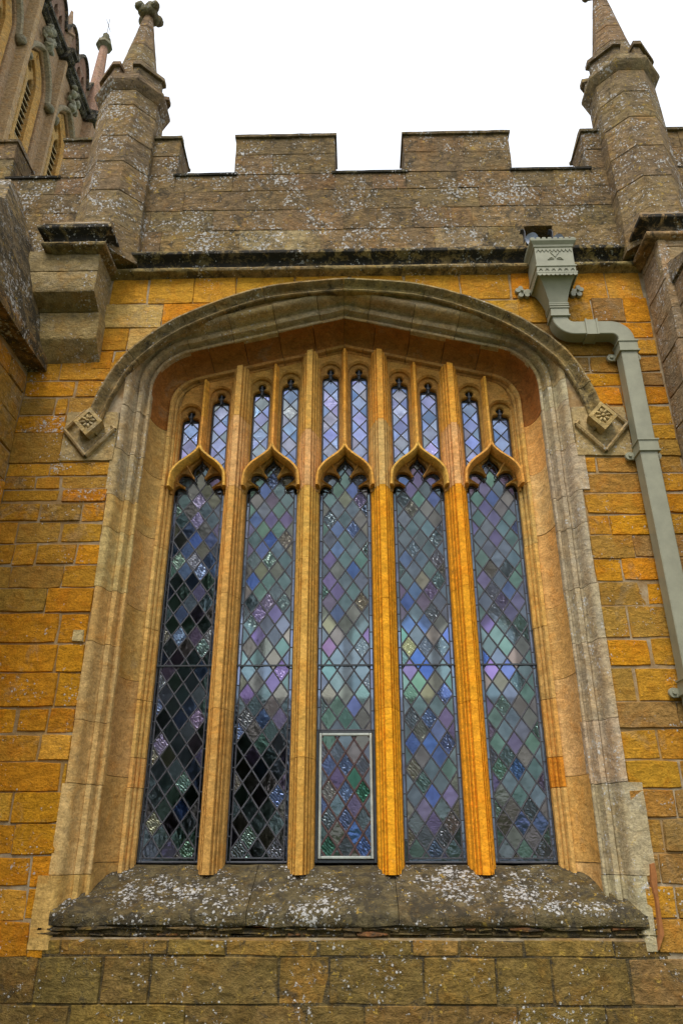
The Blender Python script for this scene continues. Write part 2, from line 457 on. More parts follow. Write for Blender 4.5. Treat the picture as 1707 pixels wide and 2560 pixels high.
# --- right of the window
XR = 2.70
ycr = [741, 804, 845, 888, 930, 964, 1011, 1060, 1100, 1140, 1180, 1230, 1285, 1336, 1394, 1452, 1514, 1593, 1667, 1755, 1823, 1900, 1972, 2046, 2133, 2214, 2299, 2386]
jcr = [[1478,1560], [1520], [1540], [1475,1570], [1560], [1555], [1600], [1580], [1620], [1490,1600], [1640], [1650], [1524,1640], [1585], [1556,1660], [1615], [1570,1680], [1628], [1588], [1695], [1648], [1703], [1690], [1660], [1650], [1690], [1640]]
for i in range(len(jcr)):
    z1, z0 = zat(ycr[i], YW-.02, 1550), zat(ycr[i+1], YW-.02, 1550)
    zm = (z0 + z1)/2
    xs = [1.88 if zm < 4.6 else 1.55] + [at(p, (ycr[i]+ycr[i+1])/2, YW-.02)[0] for p in jcr[i]] + [XR]
    for a, b in zip(xs, xs[1:]):
        c = pick((ORANGE,4),(GOLD,3),(OCHRE,3),(BROWN,1)) if ycr[i] < 1750 else pick((GOLD,2),(OCHRE,3),(BROWN,3))
        m = 'ashlar_lichen' if (ycr[i] > 1400 and a > 2.2 and rnd.random() < .3) else 'ashlar'
        if zm > 4.55: wall_stone(a, b, z0, z1, c, m, hood=True)
        else: wall_stone(a, b, z0, z1, c, m)
# --- spandrels and the strip under the string course
zt = 6.40
ysp = [zt, zat(752, YW-.02), zat(812, YW-.02), zat(868, YW-.02), zat(915, YW-.02)]
jsp = [[-2.13,-1.78,-1.36,-.98,-.45,.05,.55,1.05,1.5,1.98,2.36,2.675], [-2.2,-1.62,-1.2,-.8,-.4,0,.4,.8,1.15,1.56], [-2.2,-1.9,-1.55,-1.2], [-2.2,-2.0,-1.8,-1.5]]
for i in range(4):
    for a, b in zip(jsp[i], jsp[i][1:]):
        if i == 0 and a > 1.4: c = pick((ORANGE,3),((.50,.25,.03),2),(GOLD,1))
        else: c = pick((GOLD,3),(ORANGE,2),((.45,.28,.085),3))
        wall_stone(a, b, ysp[i+1] - (0.02 if i == 0 and a > 1.5 else 0), ysp[i], c, 'ashlar', hood=True)
# --- under the sill
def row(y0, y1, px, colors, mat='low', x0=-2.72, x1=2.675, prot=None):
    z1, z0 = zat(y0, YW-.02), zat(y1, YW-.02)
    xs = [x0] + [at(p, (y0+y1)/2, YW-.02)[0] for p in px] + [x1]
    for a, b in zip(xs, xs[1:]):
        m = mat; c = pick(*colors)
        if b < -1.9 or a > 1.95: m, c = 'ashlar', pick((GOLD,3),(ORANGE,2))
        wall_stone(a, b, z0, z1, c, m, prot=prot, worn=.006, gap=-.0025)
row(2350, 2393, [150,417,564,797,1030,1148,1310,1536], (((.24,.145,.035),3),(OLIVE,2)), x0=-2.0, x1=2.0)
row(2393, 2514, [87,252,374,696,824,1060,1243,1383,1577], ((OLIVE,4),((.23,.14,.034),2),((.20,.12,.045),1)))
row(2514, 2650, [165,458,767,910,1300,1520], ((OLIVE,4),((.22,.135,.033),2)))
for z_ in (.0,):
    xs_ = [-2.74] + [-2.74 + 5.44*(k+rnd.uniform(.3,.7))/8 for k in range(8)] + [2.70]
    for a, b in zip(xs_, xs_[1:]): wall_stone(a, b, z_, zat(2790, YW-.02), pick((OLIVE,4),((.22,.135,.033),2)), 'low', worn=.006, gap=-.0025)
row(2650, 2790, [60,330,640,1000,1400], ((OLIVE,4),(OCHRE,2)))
# rough stones and repair mortar wedged under the sill nose
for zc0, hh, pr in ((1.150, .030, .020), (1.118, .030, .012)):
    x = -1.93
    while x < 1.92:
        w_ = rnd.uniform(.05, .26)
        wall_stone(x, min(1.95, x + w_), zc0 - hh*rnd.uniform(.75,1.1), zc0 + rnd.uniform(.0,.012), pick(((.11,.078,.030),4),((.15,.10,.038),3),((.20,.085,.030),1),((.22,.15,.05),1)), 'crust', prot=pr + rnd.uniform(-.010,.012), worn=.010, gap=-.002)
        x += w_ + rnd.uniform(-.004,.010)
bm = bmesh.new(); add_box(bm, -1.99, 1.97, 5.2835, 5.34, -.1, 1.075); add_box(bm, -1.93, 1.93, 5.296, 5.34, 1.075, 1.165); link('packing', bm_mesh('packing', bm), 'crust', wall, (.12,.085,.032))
# brown repair mortar beside the right jamb
pm = [at(px, py, YW-.02) for px, py in ((1613,2155),(1640,2150),(1652,2230),(1660,2290),(1668,2340),(1640,2385),(1634,2320),(1625,2250))]
me = stone_mesh(pm, TY(YW), .036, .06, seed=77, worn=.012)
o = link('mortar_patch', me, 'mortar', wall); o['label'] = 'reddish brown repair mortar patch'
me.materials.clear(); M['redmortar'] = plain_mat('red_repair_mortar', (.27,.105,.030), .95, 0, 30, .2, .5); me.materials.append(M['redmortar'])

# ================================================================== WINDOW STONEWORK
win = empty('traceried_window', (0, YW, Z_SILL), 'five-light stone window with four-centred arch, mullions and cusped tracery', 'window')
def half_path(n_ref=0.0):
    """full path left sill -> apex -> right sill as (point, normal) plus arc length"""
    h = base_half(0)
    left = [((-p[0], p[1]), (-n[0], n[1])) for p, n in h]
    return left, h
def offset_pt(p, nm, n, apex=False):
    if apex: return (0.0, p[1] + n / nm[1])
    return (p[0] + nm[0]*n, p[1] + nm[1]*n)
def sweep(path, profile, i0, i1, t0, t1, amp=.0025, seed=0, dn=0.0, dy=0.0, name='stone'):
    """closed profile [(n, Y)] swept along path samples i0..i1"""
    idx = list(range(i0, i1+1)); V, Fc = [], []; m = len(profile)
    for k, i in enumerate(idx):
        p, nm = path[i]
        ax = abs(p[0]) < 1e-6
        if k == 0 and i1 > i0 and not ax: q = path[i+1][0]; p = (p[0]+(q[0]-p[0])*t0, p[1]+(q[1]-p[1])*t0)
        if k == len(idx)-1 and not ax: q = path[i-1][0]; p = (p[0]+(q[0]-p[0])*t1, p[1]+(q[1]-p[1])*t1)
        for (n, Y) in profile:
            x, z = offset_pt(p, nm, n + dn, ax)
            if ax: x = math.copysign(.0018, path[i0][0][0] if i1 > i0 else 1)
            v = wob((x, Y + dy, z), amp, 10)
            V.append(v)
    for k in range(len(idx)-1):
        for j in range(m): Fc.append((k*m+j, k*m+(j+1)%m, (k+1)*m+(j+1)%m, (k+1)*m+j))
    Fc.append(tuple(range(m))); Fc.append(tuple(range((len(idx)-1)*m, len(idx)*m)))
    return mesh_from(name, V, Fc, 32)
def zcut(path, zs):
    """indices of path samples nearest to the given cut heights on the jamb, then every few samples of the arch"""
    return [min(range(len(path)), key=lambda i: abs(path[i][0][1]-z) + (0 if abs(path[i][0][0]) > 1.45 else 9)) for z in zs]
left, right = half_path()
# profiles, from the glass outwards
PR_FRAME = [(0,5.83),(0,5.782),(.018,5.756),(.020,5.768),(.026,5.770),(.030,5.742),(.042,5.728),(.044,5.742),(.050,5.744),(.054,5.716),(.062,5.700),(.086,5.696),(.090,5.71),(.090,5.83)]
hol = [(.089,5.715)] + [(.089 + .098*math.sin(a)**.9, 5.715 - .262*(1-math.cos(a))) for a in [R(x) for x in (10,20,30,40,50,60,70,80,90)]]
PR_HOLLOW = hol + [(.200,5.466),(.200,5.715)]
PR_OUTER = [(.187,5.50),(.187,5.452),(.191,5.443),(.206,5.434),(.210,5.452),(.218,5.470),(.232,5.468),(.243,5.446),(.246,5.412),(.250,5.402),(.280,5.388),(.284,5.400),(.294,5.412),(.308,5.404),(.318,5.380),(.324,5.335),(.330,5.306),(.338,5.290),(.352,5.276),(.37,5.271),(.385,5.272),(.385,5.50)]
def outer_prof(ext): return PR_OUTER[:-2] + [(.385+ext, 5.272), (.385+ext, 5.50)]
def ring_stones(path, prof, cuts, mat, colfn, name, amp=.0025, extfn=None, lab=None):
    for a, b in zip(cuts, cuts[1:]):
        if b <= a: continue
        p = prof if extfn is None else outer_prof(extfn(path[(a+b)//2][0]))
        mid = path[(a+b)//2][0]
        me = sweep(path, p, a, b, .03, .03, amp, dn=rnd.uniform(-.002,.002), dy=rnd.uniform(-.003,.003))
        mt = mat(mid) if callable(mat) else mat
        link(name, me, mt, win, jit(colfn(mid), .06, .04))
N = len(right)
def arch_cuts(k): return [i for i in range(len([1 for p,_ in right if p[1] < AC[1]-.02]), N-1, k)][1:] + [N-1]
side_l = lambda p: p[0] < 0
def col_outer(p):
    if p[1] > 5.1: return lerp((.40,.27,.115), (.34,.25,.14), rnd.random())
    if p[0] < 0: return lerp((.47,.28,.085), (.48,.34,.14), rnd.random()) if p[1] < 4.2 else (.36,.26,.13)
    return lerp((.35,.275,.165), (.40,.33,.21), rnd.random())
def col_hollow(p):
    if p[1] > 5.25: return (.27,.110,.024)  # arch: dark red-brown stone, some soffit shade put into the colour
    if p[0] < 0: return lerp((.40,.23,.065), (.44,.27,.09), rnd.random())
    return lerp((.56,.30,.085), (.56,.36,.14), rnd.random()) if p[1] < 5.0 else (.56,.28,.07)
def col_frame(p):
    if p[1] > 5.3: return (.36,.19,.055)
    if p[0] > 0 and 2.0 < p[1] < 2.2: return (.55,.215,.02)      # a patch of newer stone
    return lerp((.56,.30,.07), (.54,.33,.11), rnd.random())
jz = [1.02, 1.46, 2.02, 2.45, 2.98, 3.42, 3.86, 4.20, 4.62, 5.0, 5.22]
for path in (left, right):
    s = -1 if path is left else 1
    ring_stones(path, PR_FRAME, zcut(path, [1.30,2.03,2.20,2.62,3.2,3.9,4.42,4.95]) + arch_cuts(5)[0:], 'tracery', col_frame, 'frame_stone', .0012)
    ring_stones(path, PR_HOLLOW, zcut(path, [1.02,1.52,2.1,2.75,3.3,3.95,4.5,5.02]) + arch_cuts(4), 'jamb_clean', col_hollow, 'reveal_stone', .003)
    ext = {}
    def extfn(p):
        if p[1] > 4.5: return -.02
        k = round(p[1], 2)
        if k not in ext: ext[k] = rnd.choice([.0,.02,.05,-.01]) + (.10 if (p[1] < 2.2 and s > 0) else 0) + ((.07 if s < 0 else -.06) if p[1] < 1.5 else 0)
        return ext[k]
    ring_stones(path, PR_OUTER, zcut(path, jz) + arch_cuts(5), (lambda p: 'jamb' if (p[0] > 0 or p[1] > 4.1) else 'jamb_clean'), col_outer, 'jamb_stone', .003, extfn)

# hood mould, two halves, stopped on square bosses
HP = [((x, z), None) for x, z in HOODC]
hpts = [p for p, _ in HP]
def with_normals(pts):
    out = []
    for i in range(len(pts)):
        a, b = pts[max(i-1,0)], pts[min(i+1,len(pts)-1)]
        tx, tz = b[0]-a[0], b[1]-a[1]; L = math.hypot(tx, tz); out.append((pts[i], (tz/L, -tx/L)))
    out[-1] = (out[-1][0], (0, 1))
    return out
hr = with_normals(hpts); hl = [((-p[0], p[1]), (-n[0], n[1])) for p, n in hr]
PR_HOOD = [(.055,5.30),(.050,5.205),(.044,5.178),(.026,5.172),(.016,5.182),(.004,5.210),(-.010,5.232),(-.028,5.240),(-.036,5.228),(-.050,5.224),(-.058,5.236),(-.056,5.30)]
hc = list(range(0, len(hr)-1, 8)) + [len(hr)-1]
for path in (hl, hr):
    for a, b in zip(hc, hc[1:]):
        me = sweep(path, PR_HOOD, a, b, .03, .03, .003, dy=rnd.uniform(-.003,.003))
        link('hood_stone', me, 'hood', win, jit((.27,.19,.075), .12))

# label stops: raised diamond rim, sunk ground, carved boss
def diamond(cx, cz, hx, hz): return [(cx-hx,cz),(cx,cz-hz),(cx+hx,cz),(cx,cz+hz)]
for s in (-1, 1):
    cx, cz = s*2.098, 4.745
    base = stone_mesh([(cx-.235,cz-.29),(cx+.235,cz-.29),(cx+.235,cz+.20),(cx-.235,cz+.20)], TY(YW), .026, .06, seed=5+s)
    o = link('label_stop', base, 'jamb', win, (.34,.245,.11))
    o['label'] = 'square label stop set diamond-wise with carved boss'
    bm = bmesh.new()
    D = diamond(cx, cz, .206, .245)
    for i in range(4):
        a, b = Vector((D[i][0], 0, D[i][1])), Vector((D[(i+1)%4][0], 0, D[(i+1)%4][1]))
        if i == 2 and s < 0: b = a.lerp(b, .12)            # the rim breaks where the hood comes in
        if i == 3 and s > 0: a = a.lerp(b, .88)
        if i == 3 and s < 0: a = a.lerp(b, .25)
        if i == 2 and s > 0: b = a.lerp(b, .75)
        t = (b-a).normalized(); nrm = Vector((t.z, 0, -t.x))
        if nrm.x*(a.x+b.x-2*cx) + nrm.z*(a.z+b.z-2*cz) < 0: nrm = -nrm
        secs = [(-.017,5.268),(-.014,5.232),(.0,5.222),(.014,5.232),(.017,5.268)]
        va = []
        for q in range(9):
            p = a.lerp(b, q/8)
            va.append([bm.verts.new(wob((p.x+nrm.x*o_, y, p.z+nrm.z*o_), .003)) for o_, y in secs])
        for q in range(8):
            for k in range(4): bm.faces.new((va[q][k], va[q][k+1], va[q+1][k+1], va[q+1][k]))
    link('rim', bm_mesh('rim', bm, 40), 'jamb', o, (.36,.25,.11))
    bm = bmesh.new()
    bx, bz = cx - s*.012, cz + .028
    lo = diamond(bx, bz, .098, .112); hi = diamond(bx, bz, .118, .132); inn = diamond(bx, bz, .078, .088); rec = diamond(bx, bz, .072, .082)
    rows = [[bm.verts.new((x, y, z)) for x, z in d] for d, y in ((lo,5.29),(hi,5.185),(hi,5.150),(inn,5.146),(rec,5.160))]
    for a, b in zip(rows, rows[1:]):
        for i in range(4): bm.faces.new((a[i], a[(i+1)%4], b[(i+1)%4], b[i]))
    bm.faces.new(rows[-1])
    bo = link('boss', bm_mesh('boss', bm), 'jamb', o, (.38,.27,.11))
    bm = bmesh.new()
    for i in range(8):                                     # carved leaves in the sunk panel
        a = i*math.pi/4 + .2; r = .038
        px, pz = bx + r*math.cos(a), bz + r*1.12*math.sin(a)
        bmesh.ops.create_icosphere(bm, subdivisions=1, radius=.021, matrix=Matrix.Translation((px, 5.154, pz)) @ Matrix.Rotation(-a, 4, 'Y') @ Matrix.Diagonal((1.25,.75,.6,1)))
    bmesh.ops.create_icosphere(bm, subdivisions=1, radius=.017, matrix=Matrix.Translation((bx, 5.146, bz)))
    link('carved_flower', bm_mesh('carved_flower', bm, 60), 'jamb', o, (.42,.31,.14))

# sloping sill in three long stones with a worn nose
def sill_stone(x0, x1, seed):
    V, Fc = [], []; nx = max(4, int((x1-x0)/.07))
    prof = [(5.86,1.49),(5.80,1.487),(5.70,1.443),(5.60,1.394),(5.50,1.345),(5.40,1.298),(5.32,1.262),(5.280,1.240),(5.262,1.215),(5.258,1.185),(5.262,1.158),(5.285,1.146),(5.86,1.13)]
    m = len(prof)
    for i in range(nx+1):
        x = x0 + (x1-x0)*i/nx
        for k, (y, z) in enumerate(prof):
            v = wob((x, y, z), .014 if 6 <= k <= 11 else .006, 6)
            V.append((x if i in (0, nx) else v.x, v.y, v.z))
    for i in range(nx):
        for k in range(m): Fc.append((i*m+k, i*m+(k+1)%m, (i+1)*m+(k+1)%m, (i+1)*m+k))
    Fc.append(tuple(range(m))); Fc.append(tuple(range(nx*m, (nx+1)*m)))
    return mesh_from('sill', V, Fc, 50)
for a, b in ((-1.86,-.62),(-.616,.335),(.339,1.18),(1.184,1.88)):
    link('sill_stone', sill_stone(a, b, 0), 'sill', win, jit((.105,.078,.034), .1))

# mullions: front fillet, two hollows, wide at the glass
def mull_prof(cx, k=1.0):
    h = [(.024,5.606),(.027,5.612),(.028,5.640),(.031,5.648),(.037,5.640),(.046,5.646),(.050,5.672),(.053,5.690),(.057,5.682),(.064,5.686),(.068,5.716),(.074,5.740),(.086,5.752),(.0955,5.785),(.0955,5.835)]
    h = [(a*k, y) for a, y in h]
    return [(cx+a, y) for a, y in h] + [(cx-a, y) for a, y in h[::-1]]
def prism(prof, z0, z1, ztop=None, amp=.0012, smooth=22):
    n = max(1, int((z1-z0)/.09)); m = len(prof); V, Fc = [], []
    for i in range(n+1):
        for (x, y) in prof:
            zz = z0 + (z1-z0)*i/n
            if i == n and ztop: zz = ztop(x)
            V.append(wob((x, y, zz), amp, 12))
    for i in range(n):
        for k in range(m): Fc.append((i*m+k, i*m+(k+1)%m, (i+1)*m+(k+1)%m, (i+1)*m+k))
    Fc.append(tuple(range(m))); Fc.append(tuple(range(n*m, (n+1)*m)))
    return mesh_from('mullion_stone', V, Fc, smooth)
TR_OR, TR_PALE, TR_DEEP = (.62,.295,.045), (.52,.36,.17), (.70,.305,.018)
for i in range(4):
    cx = (i-1.5)*PITCH
    cuts = [1.43, (2.55,2.2,2.55,2.6)[i], (3.45,3.75,3.4,3.5)[i], 4.40, (5.1,4.95,5.05,5.0)[i], None]
    for k in range(5):
        z0 = cuts[k] + .0015; last = cuts[k+1] is None
        z1 = (z_arch(cx) + .05) if last else cuts[k+1] - .0015
        c = TR_OR
        if i == 0: c = (.52,.29,.075)
        if i == 1: c = (.53,.29,.065)
        if i >= 2 and k < 3: c = TR_DEEP
        if k == 3: c = lerp(TR_OR, TR_PALE, .6)
        link('mullion_stone', prism(mull_prof(cx), z0, z1, (lambda x: z_arch(x) + .05) if last else None), 'tracery', win, jit(c, .07))

# tracery heads: per light a cusped ogee and two small panels above
OG = [(.243,-.01),(.240,.06),(.226,.135),(.172,.212),(.085,.283),(.030,.336),(0,.392)]
og = catmull(OG, 5)
def og_z(x):
    x = abs(x)
    for a, b in zip(og, og[1:]):
        if b[0] <= x <= a[0] and a[0] > b[0]: return a[1] + (b[1]-a[1])*(a[0]-x)/(a[0]-b[0])
    return 0
LB1 = [(.2225,-.10),(.2225,-.035),(.219,.005),(.200,.040),(.165,.048),(.118,.022)]
LB2 = [(.118,.022),(.150,.058),(.182,.082),(.192,.120),(.172,.158),(.130,.168),(.085,.150),(.047,.112)]
LB3 = [(.047,.112),(.066,.150),(.080,.190),(.070,.232),(.040,.268),(.014,.294),(0,.325)]
cusp = catmull(LB1,4)[:-1] + catmull(LB2,4)[:-1] + catmull(LB3,4)
def panel_zt(cx, px): return min(z_arch(px-.085), z_arch(px+.085)) - .035
def panel_hole(px, cx, hw, zt_, cusped):
    s = 1 if px > cx else -1
    bot = []
    for k in range(7):
        x = px - hw + 2*hw*k/6
        bot.append((x, Z_SPR + og_z(x-cx) + .030))
    if not cusped:
        z1 = zt_ - hw*1.05
        top = [(px + hw*math.cos(a), z1 + hw*1.05*math.sin(a)) for a in [math.pi*k/12 for k in range(13)]]
        return bot + top
    half = [(hw, zt_-.165), (hw-.002, zt_-.140), (hw-.014, zt_-.118), (.045, zt_-.110), (.016, zt_-.100)]
    lobe = [(.028, zt_-.086), (.036, zt_-.066), (.030, zt_-.044), (.015, zt_-.032), (0, zt_-.028)]
    h = catmull(half, 3)[:-1] + [half[-1]] + catmull(lobe, 3)
    return bot + [(px + x, z) for x, z in h] + [(px - x, z) for x, z in h[::-1][1:]]
def head_outer(cx, low):
    w = .238
    left_ = [(cx - w, Z_SPR - .02)]
    xs = [cx - w + 2*w*k/10 for k in range(11)]
    top = [(x, z_arch(x) + .03) for x in xs]
    arc = [(cx + x, Z_SPR + z) for x, z in low] + [(cx - x, Z_SPR + z) for x, z in low[::-1][1:]]
    arc = arc[::-1]                                   # left -> right becomes the lower edge
    return [p for p in top][::-1] + [(cx - w, arc[0][1])] + arc + [(cx + w, arc[-1][1])]
for i in range(5):
    cx = (i-2)*PITCH
    pcs = (cx - .1325, cx + .1325)
    hw = .079
    low = [p for p in cusp]
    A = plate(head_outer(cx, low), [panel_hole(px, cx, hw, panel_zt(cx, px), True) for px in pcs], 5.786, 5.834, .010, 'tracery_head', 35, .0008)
    link('tracery_head', A, 'tracery', win, jit((.36,.19,.048), .05))  # dirty brown stone, darkened further by recess shade put into the colour
    lowB = [(x*.90, z - .022) if z > .0 else (x*.925, z-.022) for x, z in og]
    lowB = [(.2225, -.045)] + lowB
    B = plate(head_outer(cx, lowB), [panel_hole(px, cx, hw+.020, panel_zt(cx, px)+.012, False) for px in pcs], 5.744, 5.786, .016, 'tracery_order', 35, .0008)
    link('tracery_order', B, 'tracery', win, jit((.43,.23,.058), .05))  # front layer: brown stone, a little head shade mixed into the colour
    # moulded ogee rim standing proud
    V, Fc = [], []
    full = [(x, z) for x, z in og] + [(-x, z) for x, z in og[::-1][1:]]
    sec = [(.012,5.75),(.012,5.672),(.006,5.652),(-.010,5.650),(-.018,5.664),(-.026,5.700),(-.030,5.75)]
    for k, (x, z) in enumerate(full):
        a, b = full[max(k-1,0)], full[min(k+1,len(full)-1)]
        tx, tz = b[0]-a[0], b[1]-a[1]; L = math.hypot(tx, tz); n = (tz/L, -tx/L)
        if x == 0: n = (0, 1)
        for o_, y in sec:
            oo = o_*(1.5 if x == 0 else 1)
            V.append(wob((cx + x + n[0]*oo, y, Z_SPR + z + n[1]*oo), .001, 12))
    m = len(sec)
    for k in range(len(full)-1):
        for q in range(m): Fc.append((k*m+q, k*m+(q+1)%m, (k+1)*m+(q+1)%m, (k+1)*m+q))
    Fc += [tuple(range(m)), tuple(range((len(full)-1)*m, len(full)*m))]
    link('ogee_rim', mesh_from('ogee_rim', V, Fc, 40), 'tracery', win, jit((.62,.33,.07), .06))
    # cusp points: small moulded ridges on the tips
    bm = bmesh.new()
    for s in (-1, 1):
        for (tx_, tz_), (ex, ez) in (((.118,.022),(.205,.060)), ((.047,.112),(.110,.215))):
            a = Vector((cx + s*tx_, 5.762, Z_SPR + tz_)); e = Vector((cx + s*ex, 5.716, Z_SPR + ez))
            d = (e - a).normalized(); sd_ = d.cross(Vector((0,1,0))).normalized()
            r = [(a, .010), (a.lerp(e,.5), .005), (e, .006)]; rows = []
            for p, w in r: rows.append([bm.verts.new(p + sd_*w + Vector((0,.02,0))), bm.verts.new(p + Vector((0,-.006,0))), bm.verts.new(p - sd_*w + Vector((0,.02,0)))])
            for u, v in zip(rows, rows[1:]):
                bm.faces.new((u[0],u[1],v[1],v[0])); bm.faces.new((u[1],u[2],v[2],v[1])); bm.faces.new((u[2],u[0],v[0],v[2]))
            bm.faces.new(rows[0]); bm.faces.new(rows[-1])
    link('cusp_ridge', bm_mesh('cusp_ridge', bm, 30), 'tracery', win, jit((.62,.36,.11), .05))
    # slim mullion from the ogee point to the arch, in two stones
    zt_ = z_arch(cx) + .03
    hp = [(.010,5.676),(.013,5.700),(.020,5.712),(.026,5.735),(.030,5.77)]
    pf = [(cx+a, y) for a, y in hp] + [(cx-a, y) for a, y in hp[::-1]]
    zc = 5.12 + rnd.uniform(-.08, .1)
    for z0, z1, c in ((Z_SPR+.375, zc-.0015, lerp(TR_OR, TR_PALE, .15)), (zc+.0015, zt_, TR_OR)):
        link('slim_mullion_stone', prism(pf, z0, z1, None, .001), 'tracery', win, jit(c, .06))

# ================================================================== LEADED GLASS
TINTS = [((.080,.106,.108),7), ((.084,.096,.106),6), ((.068,.092,.148),2.6), ((.098,.084,.132),2.4), ((.098,.078,.100),1.4), ((.076,.116,.098),2.5), ((.104,.098,.086),4), ((.052,.084,.165),.7), ((.112,.108,.078),.7)]
UPT = [((.140,.162,.225),6), ((.165,.175,.225),4), ((.150,.158,.175),3), ((.100,.138,.205),2)]
def pane_mesh(poly, Y, tilt):
    cx = sum(p[0] for p in poly)/len(poly); cz = sum(p[1] for p in poly)/len(poly)
    n = len(poly); V = []
    for dy in (-.0018, .0018):
        for x, z in poly: V.append((x, Y + dy + (x-cx)*tilt[0] + (z-cz)*tilt[1], z))
    Fc = [tuple(range(n)), tuple(range(2*n-1, n-1, -1))] + [(i, (i+1)%n, n+(i+1)%n, n+i) for i in range(n)]
    return mesh_from('pane', V, Fc)
def came(bm, a, b, Y, w=.0048, t=.0055):
    d = Vector((b[0]-a[0], 0, b[1]-a[1])); L = d.length
    if L < .004: return
    d /= L; s = Vector((d.z, 0, -d.x))
    rows = []
    for p in (Vector((a[0], Y, a[1])), Vector((b[0], Y, b[1]))):
        rows.append([bm.verts.new(p + s*w + Vector((0,-t*.35,0))), bm.verts.new(p + s*w*.45 + Vector((0,-t,0))), bm.verts.new(p - s*w*.45 + Vector((0,-t,0))), bm.verts.new(p - s*w + Vector((0,-t*.35,0))), bm.verts.new(p - s*w + Vector((0,t,0))), bm.verts.new(p + s*w + Vector((0,t,0)))])
    for k in range(6): bm.faces.new((rows[0][k], rows[0][(k+1)%6], rows[1][(k+1)%6], rows[1][k]))
def solder(bm, p, Y, r=.0085):
    bmesh.ops.create_cone(bm, cap_ends=True, segments=6, radius1=r, radius2=r*.55, depth=.006, matrix=Matrix.Translation((p[0], Y-.0065, p[1])) @ Matrix.Rotation(R(90), 4, 'X'))
def seg_clip(a, b, x0, x1, z0, z1):
    t0, t1 = 0.0, 1.0; dx, dz = b[0]-a[0], b[1]-a[1]
    for p, q in ((-dx, a[0]-x0), (dx, x1-a[0]), (-dz, a[1]-z0), (dz, z1-a[1])):
        if abs(p) < 1e-9:
            if q < 0: return None
        else:
            r = q/p
            if p < 0: t0 = max(t0, r)
            else: t1 = min(t1, r)
    if t0 >= t1: return None
    return ((a[0]+dx*t0, a[1]+dz*t0), (a[0]+dx*t1, a[1]+dz*t1))
def inpoly(p, poly):
    c = False
    for i in range(len(poly)):
        a, b = poly[i], poly[i-1]
        if (a[1] > p[1]) != (b[1] > p[1]) and p[0] < (b[0]-a[0])*(p[1]-a[1])/(b[1]-a[1]) + a[0]: c = not c
    return c
def wpick(t):
    s = sum(k for _, k in t); r = rnd.random()*s
    for c, k in t:
        r -= k
        if r <= 0: return c
    return t[-1][0]
def glaze(parent, x0, x1, z0, z1, pw, ph, ox, oz, tints, keep=None, tiltamp=.012, cw=.0066, lead='lead', Y=YG, kinds=(('glass_smooth',6),('glass_hammered',2),('glass_ripple',2)), solders=True, tintfn=None):
    bm = bmesh.new()
    n_i = int((x1-x0)/pw) + 3; n_j = int((z1-z0)/ph) + 3
    pts = set()
    for j in range(-2*n_j, 2*n_j):
        for i in range(-2*n_i, 2*n_i):
            if (i + j) % 2: continue
            c = (ox + i*pw/2, oz + j*ph/2)
            if not (x0-pw < c[0] < x1+pw and z0-ph < c[1] < z1+ph): continue
            d = [(c[0]-pw/2, c[1]), (c[0], c[1]-ph/2), (c[0]+pw/2, c[1]), (c[0], c[1]+ph/2)]
            q = d
            for o_, n_ in (((x0,0),(1,0)), ((x1,0),(-1,0)), ((0,z0),(0,1)), ((0,z1),(0,-1))):
                q = clip(q, o_, n_)
                if len(q) < 3: break
            if len(q) < 3 or abs(area(q)) < 2e-5: continue
            cc = (sum(p[0] for p in q)/len(q), sum(p[1] for p in q)/len(q))
            vis = keep is None or keep(cc) or any(keep(p) for p in q)
            if not vis: continue
            me = pane_mesh(q, Y, (rnd.gauss(0, tiltamp), rnd.gauss(0, tiltamp)))
            t = wpick(tints); g_ = sum(t)/3; t = lerp(t, (g_*.97, g_*1.02, g_*1.06), .12)
            link('pane', me, wpick(kinds), parent, jit(t, .14, .06))
            for k in range(4):                          # cames on the two upper edges
                if k in (2, 3):
                    s = seg_clip(d[k], d[(k+1)%4], x0, x1, z0, z1)
                    if s: came(bm, s[0], s[1], Y, cw)
                else:
                    s = seg_clip(d[k], d[(k+1)%4], x0, x1, z0, z1)
                    if s and keep is not None: came(bm, s[0], s[1], Y - .0004, cw)
            for p in d:
                if solders and x0 <= p[0] <= x1 and z0 <= p[1] <= z1:
                    k = (round(p[0],3), round(p[1],3))
                    if k not in pts: pts.add(k); solder(bm, p, Y)
    return bm
ORD = ['beside the left jamb', 'second from the left jamb', 'in the middle, above the small casement', 'second from the right jamb, on the drainpipe side', 'beside the right jamb, on the drainpipe side']
PW, PH = .1317, .186
